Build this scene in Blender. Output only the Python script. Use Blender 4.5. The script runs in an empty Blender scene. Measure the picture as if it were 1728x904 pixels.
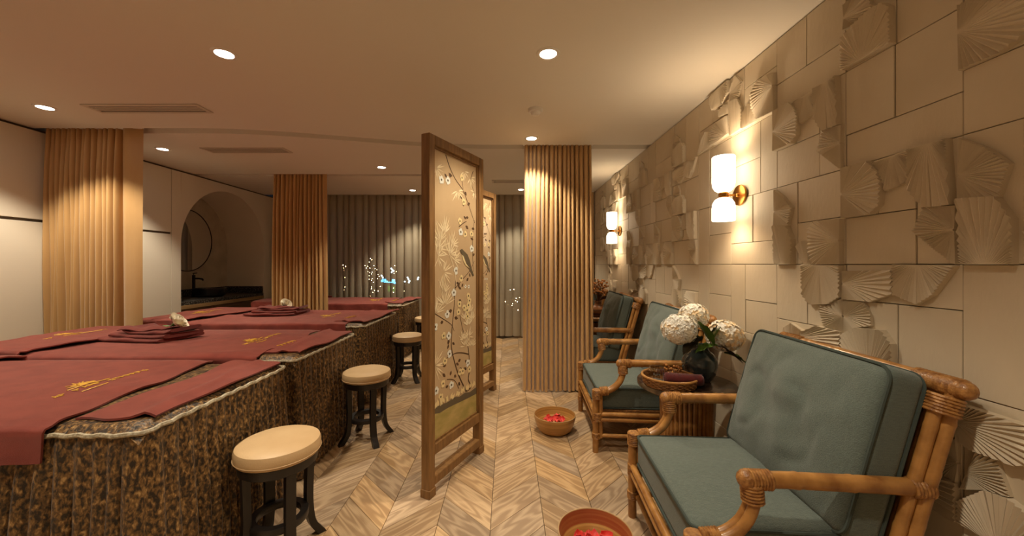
import bpy, bmesh, math, random
from mathutils import Vector, Matrix, noise
R = math.radians
PI = math.pi
rnd = random.Random(7)
scene = bpy.context.scene
col = scene.collection

# ------------------------------------------------------------------ camera, world, exposure
CAM_H = 1.30
CEIL = 2.50          # ceiling height
WR = 1.445           # right wall plane x
WL = -4.16           # left wall plane x
YB = 6.85            # back wall plane y
YF = -2.2            # wall behind the camera
cam_d = bpy.data.cameras.new('camera')
cam_d.sensor_width = 36.0
cam_d.lens = 632.0 / 1728.0 * 36.0
cam_d.shift_x = 8.0 / 1728.0
cam_d.shift_y = -6.0 / 1728.0
cam_d.clip_start = 0.02
cam = bpy.data.objects.new('camera', cam_d)
col.objects.link(cam)
cam.location = (0, 0, CAM_H)
cam.rotation_euler = (R(90), 0, 0)
scene.camera = cam

world = bpy.data.worlds.new('night_world')
scene.world = world
world.use_nodes = True
world.node_tree.nodes['Background'].inputs[0].default_value = (0.010, 0.012, 0.016, 1)
world.node_tree.nodes['Background'].inputs[1].default_value = 0.6

vs = scene.view_settings
vs.view_transform = 'Standard'
vs.look = 'None'
vs.gamma = 1.0
vs.use_curve_mapping = False
vs.exposure = 0.0

LAMP_COL = (1.0, 0.86, 0.645)
SPOT_W = 106.0        # ceiling downlights
SCONCE_W = 6.0

# ------------------------------------------------------------------ helpers
def tag(o, label=None, cat=None, group=None, kind=None):
    if label: o['label'] = label
    if cat: o['category'] = cat
    if group: o['group'] = group
    if kind: o['kind'] = kind
    return o

def empty(name, loc=(0, 0, 0), rz=0.0, label=None, cat=None, group=None, kind=None):
    o = bpy.data.objects.new(name, None)
    o.empty_display_size = 0.05
    col.objects.link(o)
    o.location = loc
    o.rotation_euler = (0, 0, rz)
    return tag(o, label, cat, group, kind)

def link_mesh(name, me, parent=None, loc=(0, 0, 0), rot=(0, 0, 0)):
    o = bpy.data.objects.new(name, me)
    col.objects.link(o)
    o.location = loc
    o.rotation_euler = rot
    if parent is not None:
        o.parent = parent
    return o

def copy_tree(o, parent=None):
    c = o.copy()
    col.objects.link(c)
    c.parent = parent
    for ch in list(o.children):
        copy_tree(ch, c)
    return c

class MB:
    """collects geometry for ONE mesh"""
    def __init__(self):
        self.v = []
        self.f = []
    def add(self, vs_, fs_, M=None):
        n = len(self.v)
        if M is not None:
            vs_ = [M @ Vector(p) for p in vs_]
        self.v += [tuple(p) for p in vs_]
        self.f += [tuple(i + n for i in f) for f in fs_]
        return self
    def box(self, x0, y0, z0, x1, y1, z1, M=None, ch=0.0):
        if ch <= 0:
            v = [(x0, y0, z0), (x1, y0, z0), (x1, y1, z0), (x0, y1, z0), (x0, y0, z1), (x1, y0, z1), (x1, y1, z1), (x0, y1, z1)]
            f = [(0, 3, 2, 1), (4, 5, 6, 7), (0, 1, 5, 4), (1, 2, 6, 5), (2, 3, 7, 6), (3, 0, 4, 7)]
            return self.add(v, f, M)
        bm = bmesh.new()
        bmesh.ops.create_cube(bm, size=1.0)
        for w in bm.verts:
            w.co = Vector((x0 + (w.co.x + .5) * (x1 - x0), y0 + (w.co.y + .5) * (y1 - y0), z0 + (w.co.z + .5) * (z1 - z0)))
        bmesh.ops.bevel(bm, geom=list(bm.edges), offset=ch, segments=1, affect='EDGES', profile=0.5)
        bm.verts.index_update()
        v = [tuple(w.co) for w in bm.verts]
        f = [tuple(w.index for w in fc.verts) for fc in bm.faces]
        bm.free()
        return self.add(v, f, M)
    def tube(self, path, r, n=10, closed=False, caps=True, flat=1.0, M=None):
        P = [Vector(p) for p in path]
        m = len(P)
        rs = r if isinstance(r, (list, tuple)) else [r] * m
        T = []
        for i in range(m):
            if closed:
                t = P[(i + 1) % m] - P[i - 1]
            else:
                t = P[min(i + 1, m - 1)] - P[max(i - 1, 0)]
            if t.length < 1e-9: t = Vector((0, 0, 1))
            T.append(t.normalized())
        up = Vector((0, 0, 1)) if abs(T[0].z) < .9 else Vector((1, 0, 0))
        N = (up - T[0] * up.dot(T[0])).normalized()
        vs_, fs_ = [], []
        for i in range(m):
            N = (N - T[i] * N.dot(T[i]))
            if N.length < 1e-6: N = T[i].orthogonal()
            N.normalize()
            B = T[i].cross(N)
            for k in range(n):
                a = 2 * PI * k / n
                vs_.append(P[i] + (N * math.sin(a) * flat + B * math.cos(a)) * rs[i])
        L = m if closed else m - 1
        for i in range(L):
            j = (i + 1) % m
            for k in range(n):
                k2 = (k + 1) % n
                fs_.append((i * n + k, i * n + k2, j * n + k2, j * n + k))
        if caps and not closed:
            fs_.append(tuple(reversed(range(n))))
            fs_.append(tuple((m - 1) * n + k for k in range(n)))
        return self.add(vs_, fs_, M)
    def pole(self, path, r, n=10):
        """a rattan cane: tube with slightly swollen nodes along it"""
        P = [Vector(p) for p in path]
        out, rs, acc = [], [], .05
        off = (P[0].y * 3.1 + P[0].z * 1.7) % .14
        for i in range(len(P) - 1):
            L = (P[i + 1] - P[i]).length
            m = max(1, int(L / .012))
            for k in range(m):
                d = acc + L * k / m
                q = (d + off) % .16
                out.append(P[i] + (P[i + 1] - P[i]) * k / m)
                rs.append(r * (1 + (.075 * math.exp(-((q - .08) / .006) ** 2)) - .05 * math.exp(-((q - .093) / .005) ** 2)))
            acc += L
        out.append(P[-1]); rs.append(r)
        return self.tube(out, rs, n)
    def lathe(self, prof, n=32, c=(0, 0, 0), M=None, wob=None):
        vs_, fs_ = [], []
        m = len(prof)
        for (r, z) in prof:
            for k in range(n):
                a = 2 * PI * k / n
                q = r * (wob(a, z) if wob else 1.0)
                vs_.append((c[0] + q * math.cos(a), c[1] + q * math.sin(a), c[2] + z))
        for i in range(m - 1):
            for k in range(n):
                k2 = (k + 1) % n
                fs_.append((i * n + k, i * n + k2, (i + 1) * n + k2, (i + 1) * n + k))
        return self.add(vs_, fs_, M)
    def grid(self, fn, nu, nv, M=None):
        vs_ = [fn(i / nu, j / nv) for i in range(nu + 1) for j in range(nv + 1)]
        fs_ = [(i * (nv + 1) + j, (i + 1) * (nv + 1) + j, (i + 1) * (nv + 1) + j + 1, i * (nv + 1) + j + 1) for i in range(nu) for j in range(nv)]
        return self.add(vs_, fs_, M)
    def ball(self, c, r, n=8, m=6, sc=(1, 1, 1), M=None):
        prof = [(r * math.sin(PI * i / m), -r * math.cos(PI * i / m)) for i in range(m + 1)]
        vs_, fs_ = [], []
        for (q, z) in prof:
            for k in range(n):
                a = 2 * PI * k / n
                vs_.append((c[0] + q * math.cos(a) * sc[0], c[1] + q * math.sin(a) * sc[1], c[2] + z * sc[2]))
        for i in range(m):
            for k in range(n):
                k2 = (k + 1) % n
                fs_.append((i * n + k, i * n + k2, (i + 1) * n + k2, (i + 1) * n + k))
        return self.add(vs_, fs_, M)
    def mesh(self, name, mat, smooth=True, angle=40, weld=False, solid=0.0):
        me = bpy.data.meshes.new(name)
        me.from_pydata(self.v, [], self.f)
        if weld or solid:
            bm = bmesh.new()
            bm.from_mesh(me)
            if weld:
                bmesh.ops.remove_doubles(bm, verts=list(bm.verts), dist=1e-5)
                bmesh.ops.recalc_face_normals(bm, faces=list(bm.faces))
            if solid:
                bm.normal_update()
                top_v = list(bm.verts); top_f = list(bm.faces)
                bnd = [e_ for e_ in bm.edges if len(e_.link_faces) == 1]
                dn_ = {v_: bm.verts.new(v_.co - v_.normal * solid) for v_ in top_v}
                bq = [(e_.link_loops[0].vert, e_.link_loops[0].link_loop_next.vert) for e_ in bnd]
                for f_ in top_f: bm.faces.new([dn_[v_] for v_ in reversed(f_.verts)])
                for a_, b_ in bq: bm.faces.new((b_, a_, dn_[a_], dn_[b_]))
            bm.to_mesh(me)
            bm.free()
        me.update()
        if smooth:
            for p in me.polygons: p.use_smooth = True
            me.set_sharp_from_angle(angle=R(angle))
        if mat is not None: me.materials.append(mat)
        return me
    def build(self, name, mat, parent=None, smooth=True, angle=40, loc=(0, 0, 0), rot=(0, 0, 0), weld=False, solid=0.0):
        return link_mesh(name, self.mesh(name, mat, smooth, angle, weld, solid), parent, loc, rot)

def arc(p0, p1, p2, n=10):
    """quadratic bezier"""
    p0, p1, p2 = Vector(p0), Vector(p1), Vector(p2)
    return [(p0 * (1 - t) ** 2 + p1 * 2 * t * (1 - t) + p2 * t * t) for t in [i / n for i in range(n + 1)]]

def spline(pts, n=6):
    """catmull-rom through points"""
    P = [Vector(p) for p in pts]
    out = []
    for i in range(len(P) - 1):
        a = P[max(i - 1, 0)]; b = P[i]; c = P[i + 1]; d = P[min(i + 2, len(P) - 1)]
        for k in range(n):
            t = k / n
            out.append(0.5 * ((2 * b) + (c - a) * t + (2 * a - 5 * b + 4 * c - d) * t * t + (3 * b - a - 3 * c + d) * t ** 3))
    out.append(P[-1])
    return out

# ------------------------------------------------------------------ materials
def srgb(r, g, b):
    f = lambda c: (c / 255 / 12.92) if c / 255 <= .04045 else ((c / 255 + .055) / 1.055) ** 2.4
    return (f(r), f(g), f(b), 1)

def new_mat(name):
    m = bpy.data.materials.new(name)
    m.use_nodes = True
    nt = m.node_tree
    return m, nt, nt.nodes['Principled BSDF']

def pmat(name, c, rough=.6, metal=0.0, c2=None, vscale=6.0, stretch=(1, 1, 1), detail=4.0, lo=.35, hi=.65,
         bump=0.0, bscale=60.0, bstretch=None, sheen=0.0, coat=0.0, spec=.5, rand=0.0, coord='Object'):
    m, nt, b = new_mat(name)
    b.inputs['Roughness'].default_value = rough
    b.inputs['Metallic'].default_value = metal
    b.inputs['Base Color'].default_value = c
    b.inputs['Specular IOR Level'].default_value = spec
    if sheen: b.inputs['Sheen Weight'].default_value = sheen
    if coat:
        b.inputs['Coat Weight'].default_value = coat
        b.inputs['Coat Roughness'].default_value = .1
    tc = nt.nodes.new('ShaderNodeTexCoord')
    def mapped(st):
        mp = nt.nodes.new('ShaderNodeMapping')
        mp.inputs['Scale'].default_value = st
        nt.links.new(tc.outputs[coord], mp.inputs['Vector'])
        if rand:
            oi = nt.nodes.new('ShaderNodeObjectInfo')
            cm = nt.nodes.new('ShaderNodeCombineXYZ')
            mu = nt.nodes.new('ShaderNodeMath'); mu.operation = 'MULTIPLY'; mu.inputs[1].default_value = 37.0
            nt.links.new(oi.outputs['Random'], mu.inputs[0])
            for k in range(3): nt.links.new(mu.outputs[0], cm.inputs[k])
            nt.links.new(cm.outputs[0], mp.inputs['Location'])
        return mp
    out = None
    if c2 is not None:
        mp = mapped(stretch)
        nz = nt.nodes.new('ShaderNodeTexNoise')
        nz.inputs['Scale'].default_value = vscale
        nz.inputs['Detail'].default_value = detail
        nt.links.new(mp.outputs[0], nz.inputs['Vector'])
        cr = nt.nodes.new('ShaderNodeValToRGB')
        cr.color_ramp.elements[0].position = lo; cr.color_ramp.elements[0].color = c
        cr.color_ramp.elements[1].position = hi; cr.color_ramp.elements[1].color = c2
        nt.links.new(nz.outputs[0], cr.inputs[0])
        out = cr.outputs[0]
    if rand:
        hs = nt.nodes.new('ShaderNodeHueSaturation')
        oi = nt.nodes.new('ShaderNodeObjectInfo')
        mr = nt.nodes.new('ShaderNodeMapRange')
        mr.inputs['To Min'].default_value = 1 - rand; mr.inputs['To Max'].default_value = 1 + rand
        nt.links.new(oi.outputs['Random'], mr.inputs['Value'])
        nt.links.new(mr.outputs[0], hs.inputs['Value'])
        if out is not None: nt.links.new(out, hs.inputs['Color'])
        else: hs.inputs['Color'].default_value = c
        out = hs.outputs[0]
    if out is not None: nt.links.new(out, b.inputs['Base Color'])
    if bump:
        mp = mapped(bstretch or stretch)
        nz = nt.nodes.new('ShaderNodeTexNoise')
        nz.inputs['Scale'].default_value = bscale
        nz.inputs['Detail'].default_value = 3
        nt.links.new(mp.outputs[0], nz.inputs['Vector'])
        bp = nt.nodes.new('ShaderNodeBump')
        bp.inputs['Strength'].default_value = bump
        bp.inputs['Distance'].default_value = .01
        nt.links.new(nz.outputs[0], bp.inputs['Height'])
        nt.links.new(bp.outputs[0], b.inputs['Normal'])
    return m

def emat(name, c, s):
    m, nt, b = new_mat(name)
    b.inputs['Base Color'].default_value = c
    b.inputs['Emission Color'].default_value = c
    b.inputs['Emission Strength'].default_value = s
    return m

MT = {}
MT['ceiling'] = pmat('ceiling_paint', srgb(226, 220, 208), .85, bump=.03, bscale=180)
MT['plaster'] = pmat('tile_plaster', srgb(196, 182, 158), .72, c2=srgb(207, 194, 172), vscale=2.2, bump=.12, bscale=55, bstretch=(1, 1, .35), rand=.035)
MT['fan'] = pmat('fan_plaster', srgb(200, 186, 162), .72, c2=srgb(210, 197, 175), vscale=3, bump=.08, bscale=120, rand=.03)
MT['joint'] = pmat('dark_joint', srgb(104, 90, 74), .9)
MT['lacquer'] = pmat('white_lacquer', srgb(236, 228, 212), .45, spec=.35)
MT['groove'] = pmat('groove_brown', srgb(92, 78, 62), .8)
MT['niche'] = pmat('niche_plaster', srgb(204, 192, 170), .8, c2=srgb(186, 174, 152), vscale=5, bump=.06, bscale=25)
MT['granite'] = pmat('speckled_granite', srgb(30, 30, 30), .35, c2=srgb(150, 146, 138), vscale=70, detail=2, lo=.5, hi=.68)
MT['walnut'] = pmat('walnut_front', srgb(88, 66, 44), .5, c2=srgb(118, 90, 60), vscale=6, stretch=(1, .6, 9), lo=.3, hi=.7)
MT['lightwood'] = pmat('light_wood_edge', srgb(178, 146, 102), .5, c2=srgb(160, 128, 86), vscale=8, stretch=(1, .5, 6))
MT['blackceramic'] = pmat('black_ceramic', srgb(16, 16, 17), .3, coat=.4)
MT['blackmetal'] = pmat('black_metal', srgb(14, 14, 14), .35)
MT['mirror'] = pmat('mirror_glass', srgb(225, 225, 222), .02, metal=1.0)
MT['trimwhite'] = pmat('white_trim', srgb(232, 228, 220), .5)
MT['ventgrey'] = pmat('vent_grey', srgb(206, 196, 180), .6)
MT['ventdark'] = pmat('vent_dark', srgb(70, 62, 52), .8)
MT['lamp'] = emat('downlight_lens', (1.0, .93, .82, 1), 22.0)
MT['shadeglass'] = emat('opal_glass_lit', (1.0, .84, .62, 1), 7.0)
MT['brass'] = pmat('aged_brass', srgb(186, 134, 66), .28, metal=1.0, c2=srgb(150, 104, 48), vscale=30)
MT['frame'] = pmat('screen_oak', srgb(112, 78, 40), .5, c2=srgb(146, 106, 60), vscale=7, stretch=(6, 6, .7), lo=.3, hi=.7, bump=.25, bscale=40, bstretch=(6, 6, .5))
MT['silk'] = pmat('painted_silk', srgb(192, 162, 124), .42, c2=srgb(200, 171, 132), vscale=4, stretch=(1, 1, .3), bump=.05, bscale=300, coat=.35)
MT['inkbrown'] = pmat('ink_brown', srgb(86, 62, 38), .7)
MT['inkleaf'] = pmat('ink_leaf', srgb(104, 74, 46), .7, c2=srgb(84, 60, 40), vscale=40)
MT['inkcream'] = pmat('ink_cream', srgb(240, 222, 184), .7, c2=srgb(222, 198, 154), vscale=30)
MT['inkwhite'] = pmat('ink_white', srgb(226, 224, 212), .7)
MT['inkyellow'] = pmat('ink_yellow', srgb(228, 204, 150), .7)
MT['inkgreen'] = pmat('ink_olive', srgb(158, 142, 76), .7, c2=srgb(186, 160, 100), vscale=9, stretch=(1, 1, 2))
MT['inkdark'] = pmat('ink_dark', srgb(98, 84, 62), .7)
MT['sheet'] = pmat('burgundy_terry', srgb(136, 62, 52), .95, c2=srgb(122, 53, 45), vscale=14, sheen=.25, bump=.25, bscale=420, spec=.15)
MT['robe'] = pmat('burgundy_cotton', srgb(116, 48, 41), .95, c2=srgb(100, 40, 35), vscale=14, sheen=.2, bump=.2, bscale=300, spec=.1)
MT['gold'] = pmat('gold_thread', srgb(222, 172, 62), .45, c2=srgb(190, 136, 40), vscale=60, spec=.6)
MT['silverrope'] = pmat('silver_rope', srgb(206, 196, 172), .4, c2=srgb(150, 138, 114), vscale=90, bump=.4, bscale=200)
MT['leather'] = pmat('cream_leather', srgb(206, 176, 134), .45, c2=srgb(196, 164, 122), vscale=5, bump=.08, bscale=180)
MT['ebony'] = pmat('ebony_wood', srgb(26, 22, 20), .38, c2=srgb(36, 31, 28), vscale=9, stretch=(3, 3, .5))
MT['curtain'] = pmat('ochre_satin', srgb(200, 160, 106), .5, c2=srgb(188, 148, 94), vscale=3, stretch=(1, 1, .4), sheen=.35, bump=.22, bscale=9, bstretch=(2.2, 2.2, .6))
MT['rattan'] = pmat('rattan_pole', srgb(132, 86, 40), .36, c2=srgb(180, 130, 70), vscale=16, detail=7, lo=.3, hi=.62, stretch=(1, 1, 1), coat=.25, bump=.06, bscale=60)
MT['binding'] = pmat('rattan_binding', srgb(178, 128, 70), .42, c2=srgb(128, 82, 38), vscale=60, coat=.2, bump=.3, bscale=160)
MT['cane'] = pmat('woven_cane', srgb(140, 94, 48), .6, c2=srgb(96, 60, 28), vscale=90, bump=.6, bscale=120)
MT['sage'] = pmat('sage_linen', srgb(102, 114, 108), .9, c2=srgb(86, 97, 92), vscale=110, stretch=(.5, 1, 2.2), detail=6, lo=.25, hi=.75, sheen=.25, bump=.45, bscale=240, bstretch=(1, 1, 2.4), spec=.2)
MT['sagepipe'] = pmat('sage_piping', srgb(66, 75, 71), .9, spec=.2)
MT['marble'] = pmat('dark_marble', srgb(44, 30, 22), .22, c2=srgb(128, 108, 84), vscale=5, detail=8, lo=.52, hi=.72, coat=.3)
MT['bamboo'] = pmat('pressed_bamboo', srgb(196, 148, 82), .45, c2=srgb(160, 112, 54), vscale=5, stretch=(.4, .4, 16), lo=.35, hi=.65, coat=.3)
MT['bamboored'] = pmat('bamboo_red_reflection', srgb(158, 74, 44), .4, c2=srgb(176, 104, 62), vscale=5, stretch=(.4, .4, 16), coat=.3)  # bamboo with a red reflection painted into its colour
MT['petal'] = pmat('red_petal', srgb(214, 44, 30), .55, c2=srgb(190, 26, 24), vscale=20, sheen=.3)
MT['vase'] = pmat('dark_glaze', srgb(34, 44, 48), .12, c2=srgb(58, 70, 72), vscale=5, stretch=(3, 3, .8), coat=.6)
MT['floret'] = pmat('hydrangea_petal', srgb(246, 238, 222), .6, c2=srgb(226, 228, 226), vscale=30, sheen=.2)
MT['floretgold'] = pmat('hydrangea_cream', srgb(232, 200, 150), .6, c2=srgb(240, 226, 200), vscale=40)
MT['leaf'] = pmat('green_leaf', srgb(86, 116, 38), .5, c2=srgb(62, 92, 30), vscale=16)
MT['leafdark'] = pmat('dark_leaf', srgb(40, 34, 22), .55, c2=srgb(52, 44, 26), vscale=16)
MT['stem'] = pmat('stem_green', srgb(88, 92, 46), .6)
MT['berry'] = pmat('dried_berry', srgb(184, 122, 54), .6, c2=srgb(152, 94, 38), vscale=60)
MT['twig'] = pmat('dried_twig', srgb(96, 66, 36), .8)
MT['terracotta'] = pmat('banded_ceramic', srgb(92, 58, 36), .35, c2=srgb(164, 108, 62), vscale=3, stretch=(.1, .1, 9), lo=.45, hi=.55, coat=.3)
MT['stonebowl'] = pmat('grey_stone', srgb(74, 70, 64), .4)
MT['tray'] = pmat('tray_wicker', srgb(150, 100, 46), .5, c2=srgb(112, 70, 30), vscale=60, bump=.5, bscale=140)
MT['towelroll'] = pmat('maroon_towel', srgb(88, 30, 28), .95, c2=srgb(70, 24, 24), vscale=30, sheen=.3, bump=.4, bscale=300, spec=.1)
MT['rose'] = pmat('cream_rose', srgb(250, 244, 226), .6, c2=srgb(240, 224, 192), vscale=20, sheen=.2)
MT['windowframe'] = pmat('window_frame', srgb(66, 48, 32), .5)
MT['outside'] = pmat('night_terrace', srgb(40, 38, 34), .9, c2=srgb(28, 26, 24), vscale=2)
MT['bulb'] = emat('fairy_bulb', (1.0, .62, .28, 1), 70.0)
MT['bluelight'] = emat('blue_light', (.12, .55, 1.0, 1), 9.0)
MT['whitelight'] = emat('white_light', (.75, .9, 1.0, 1), 11.0)
MT['greenlight'] = emat('green_light', (.12, .42, .05, 1), 1.2)
MT['wire'] = pmat('dark_wire', srgb(20, 16, 12), .8)
MT['plug'] = pmat('white_plastic', srgb(214, 208, 196), .5)

def glass_mat(name, tint, fac):
    m = bpy.data.materials.new(name); m.use_nodes = True
    nt = m.node_tree; nt.nodes.clear()
    o = nt.nodes.new('ShaderNodeOutputMaterial'); mx = nt.nodes.new('ShaderNodeMixShader')
    t = nt.nodes.new('ShaderNodeBsdfTransparent'); g = nt.nodes.new('ShaderNodeBsdfGlossy')
    t.inputs[0].default_value = tint; g.inputs['Roughness'].default_value = .03
    mx.inputs[0].default_value = fac
    nt.links.new(t.outputs[0], mx.inputs[1]); nt.links.new(g.outputs[0], mx.inputs[2]); nt.links.new(mx.outputs[0], o.inputs[0])
    return m
MT['pane'] = glass_mat('window_glass', (.92, .95, .95, 1), .07)
MT['water'] = glass_mat('clear_water', (.93, .88, .80, 1), .06)
MT['votive'] = glass_mat('ribbed_glass', (.96, .90, .80, 1), .5)

def sheer_mat():
    m = bpy.data.materials.new('sheer_voile'); m.use_nodes = True
    nt = m.node_tree; nt.nodes.clear()
    o = nt.nodes.new('ShaderNodeOutputMaterial'); mx = nt.nodes.new('ShaderNodeMixShader')
    t = nt.nodes.new('ShaderNodeBsdfTransparent'); d = nt.nodes.new('ShaderNodeBsdfDiffuse')
    tr = nt.nodes.new('ShaderNodeBsdfTranslucent'); m2 = nt.nodes.new('ShaderNodeMixShader')
    t.inputs[0].default_value = (.98, .96, .92, 1)
    d.inputs[0].default_value = srgb(222, 208, 182); tr.inputs[0].default_value = srgb(200, 188, 164)
    m2.inputs[0].default_value = .35
    # the weave looks denser where a fold is seen edge-on
    lw = nt.nodes.new('ShaderNodeLayerWeight'); lw.inputs[0].default_value = .35
    mr = nt.nodes.new('ShaderNodeMapRange'); mr.inputs['To Min'].default_value = .70; mr.inputs['To Max'].default_value = .95
    nt.links.new(lw.outputs['Facing'], mr.inputs['Value']); nt.links.new(mr.outputs[0], mx.inputs[0])
    nt.links.new(d.outputs[0], m2.inputs[1]); nt.links.new(tr.outputs[0], m2.inputs[2])
    nt.links.new(t.outputs[0], mx.inputs[1]); nt.links.new(m2.outputs[0], mx.inputs[2]); nt.links.new(mx.outputs[0], o.inputs[0])
    return m
MT['sheer'] = sheer_mat()

def velvet_mat():
    m, nt, b = new_mat('crushed_velvet')
    tc = nt.nodes.new('ShaderNodeTexCoord')
    mp = nt.nodes.new('ShaderNodeMapping'); mp.inputs['Scale'].default_value = (1.5, 1.5, .85)
    nt.links.new(tc.outputs['Object'], mp.inputs['Vector'])
    nz = nt.nodes.new('ShaderNodeTexNoise'); nz.inputs['Scale'].default_value = 62; nz.inputs['Detail'].default_value = 6; nz.inputs['Distortion'].default_value = .35
    nt.links.new(mp.outputs[0], nz.inputs['Vector'])
    cr = nt.nodes.new('ShaderNodeValToRGB')
    e = cr.color_ramp.elements
    e[0].position = .40; e[0].color = srgb(34, 23, 13)
    e[1].position = .50; e[1].color = srgb(92, 66, 34)
    n3 = e.new(.60); n3.color = srgb(132, 98, 54)
    n4 = e.new(.72); n4.color = srgb(186, 150, 96)
    nt.links.new(nz.outputs[0], cr.inputs[0]); nt.links.new(cr.outputs[0], b.inputs['Base Color'])
    b.inputs['Roughness'].default_value = .42; b.inputs['Sheen Weight'].default_value = .12
    bp = nt.nodes.new('ShaderNodeBump'); bp.inputs['Strength'].default_value = .5; bp.inputs['Distance'].default_value = .01
    nt.links.new(nz.outputs[0], bp.inputs['Height']); nt.links.new(bp.outputs[0], b.inputs['Normal'])
    return m
MT['velvet'] = velvet_mat()

def oak_mat():
    """grain runs along the plank (object x); each plank takes its tone from its own random value or its face tone"""
    m, nt, b = new_mat('oak_plank')
    tc = nt.nodes.new('ShaderNodeTexCoord'); oi = nt.nodes.new('ShaderNodeObjectInfo')
    at = nt.nodes.new('ShaderNodeAttribute'); at.attribute_name = 'tone'
    ad = nt.nodes.new('ShaderNodeMath'); ad.operation = 'ADD'
    nt.links.new(oi.outputs['Random'], ad.inputs[0]); nt.links.new(at.outputs['Fac'], ad.inputs[1])
    fr = nt.nodes.new('ShaderNodeMath'); fr.operation = 'FRACT'
    nt.links.new(ad.outputs[0], fr.inputs[0])
    sc = nt.nodes.new('ShaderNodeMath'); sc.operation = 'MULTIPLY'; sc.inputs[1].default_value = 53.0
    nt.links.new(fr.outputs[0], sc.inputs[0])
    cb = nt.nodes.new('ShaderNodeCombineXYZ')
    for k in range(3): nt.links.new(sc.outputs[0], cb.inputs[k])
    mp = nt.nodes.new('ShaderNodeMapping'); mp.inputs['Scale'].default_value = (1.3, 8, 8)
    nt.links.new(tc.outputs['Object'], mp.inputs['Vector']); nt.links.new(cb.outputs[0], mp.inputs['Location'])
    nz = nt.nodes.new('ShaderNodeTexNoise'); nz.inputs['Scale'].default_value = 1.1; nz.inputs['Detail'].default_value = 2
    nt.links.new(mp.outputs[0], nz.inputs['Vector'])
    # rings of the grain from contour bands of the stretched noise
    m1 = nt.nodes.new('ShaderNodeMath'); m1.operation = 'MULTIPLY'; m1.inputs[1].default_value = 60.0
    nt.links.new(nz.outputs[0], m1.inputs[0])
    sn = nt.nodes.new('ShaderNodeMath'); sn.operation = 'SINE'; nt.links.new(m1.outputs[0], sn.inputs[0])
    mr = nt.nodes.new('ShaderNodeMapRange'); mr.inputs['From Min'].default_value = -1; mr.inputs['From Max'].default_value = 1
    nt.links.new(sn.outputs[0], mr.inputs['Value'])
    mp2 = nt.nodes.new('ShaderNodeMapping'); mp2.inputs['Scale'].default_value = (6, 130, 130)
    nt.links.new(tc.outputs['Object'], mp2.inputs['Vector'])
    n2 = nt.nodes.new('ShaderNodeTexNoise'); n2.inputs['Scale'].default_value = 1.4; n2.inputs['Detail'].default_value = 4
    nt.links.new(mp2.outputs[0], n2.inputs['Vector'])
    mm = nt.nodes.new('ShaderNodeMath'); mm.operation = 'MULTIPLY'
    nt.links.new(mr.outputs[0], mm.inputs[0]); nt.links.new(n2.outputs[0], mm.inputs[1])
    cr = nt.nodes.new('ShaderNodeValToRGB')
    cr.color_ramp.elements[0].position = .05; cr.color_ramp.elements[0].color = srgb(164, 133, 98)
    cr.color_ramp.elements[1].position = .52; cr.color_ramp.elements[1].color = srgb(198, 167, 128)
    nt.links.new(mm.outputs[0], cr.inputs[0])
    hs = nt.nodes.new('ShaderNodeHueSaturation')
    v = nt.nodes.new('ShaderNodeMapRange'); v.inputs['To Min'].default_value = .70; v.inputs['To Max'].default_value = 1.14
    nt.links.new(fr.outputs[0], v.inputs['Value']); nt.links.new(v.outputs[0], hs.inputs['Value'])
    s7 = nt.nodes.new('ShaderNodeMath'); s7.operation = 'MULTIPLY'; s7.inputs[1].default_value = 7.3
    f7 = nt.nodes.new('ShaderNodeMath'); f7.operation = 'FRACT'
    nt.links.new(fr.outputs[0], s7.inputs[0]); nt.links.new(s7.outputs[0], f7.inputs[0])
    v2 = nt.nodes.new('ShaderNodeMapRange'); v2.inputs['To Min'].default_value = .82; v2.inputs['To Max'].default_value = 1.08
    nt.links.new(f7.outputs[0], v2.inputs['Value']); nt.links.new(v2.outputs[0], hs.inputs['Saturation'])
    nt.links.new(cr.outputs[0], hs.inputs['Color']); nt.links.new(hs.outputs[0], b.inputs['Base Color'])
    b.inputs['Roughness'].default_value = .38
    b.inputs['Specular IOR Level'].default_value = .4
    bp = nt.nodes.new('ShaderNodeBump'); bp.inputs['Strength'].default_value = .12; bp.inputs['Distance'].default_value = .004
    nt.links.new(mm.outputs[0], bp.inputs['Height']); nt.links.new(bp.outputs[0], b.inputs['Normal'])
    return m
MT['oak'] = oak_mat()

# ------------------------------------------------------------------ the room: floor with chevron planks
fl = MB().box(WL - .8, YF, -.06, WR + .1, YB + .1, -.010).build('floor', MT['joint'], smooth=False)
tag(fl, kind='structure')
COLW, STEP, GAP = .267, .225, .0012
def plank_poly(right):
    """a chevron plank in local axes: x along the grain (45 degrees), origin at its centre"""
    h = COLW / 2 - GAP
    s = STEP - GAP * 2
    sg = 1 if right else -1
    # corners in floor axes relative to the centre: parallelogram with vertical ends
    p = [(-h, -s / 2 - sg * h), (h, -s / 2 + sg * h), (h, s / 2 + sg * h), (-h, s / 2 - sg * h)]
    ca, sa = math.cos(-sg * PI / 4), math.sin(-sg * PI / 4)
    return [(x * ca - y * sa, x * sa + y * ca) for x, y in p]
PM = []
for right in (True, False):
    q = plank_poly(right)
    b = .0012
    cx = sum(p[0] for p in q) / 4; cy = sum(p[1] for p in q) / 4
    inner = [(cx + (x - cx) * .99, cy + (y - cy) * .99) for x, y in q]
    mb = MB()
    mb.add([(x, y, -.010) for x, y in q] + [(x, y, -b) for x, y in q] + [(x, y, 0) for x, y in inner],
           [(i, (i + 1) % 4, 4 + (i + 1) % 4, 4 + i) for i in range(4)] + [(4 + i, 4 + (i + 1) % 4, 8 + (i + 1) % 4, 8 + i) for i in range(4)] + [(8, 9, 10, 11)])
    PM.append(mb.mesh('plank', MT['oak'], smooth=False))
def clipped(v0, v1): return v1 <= v0
planks = []
k0 = int((WL - .184) / COLW) - 1
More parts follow.
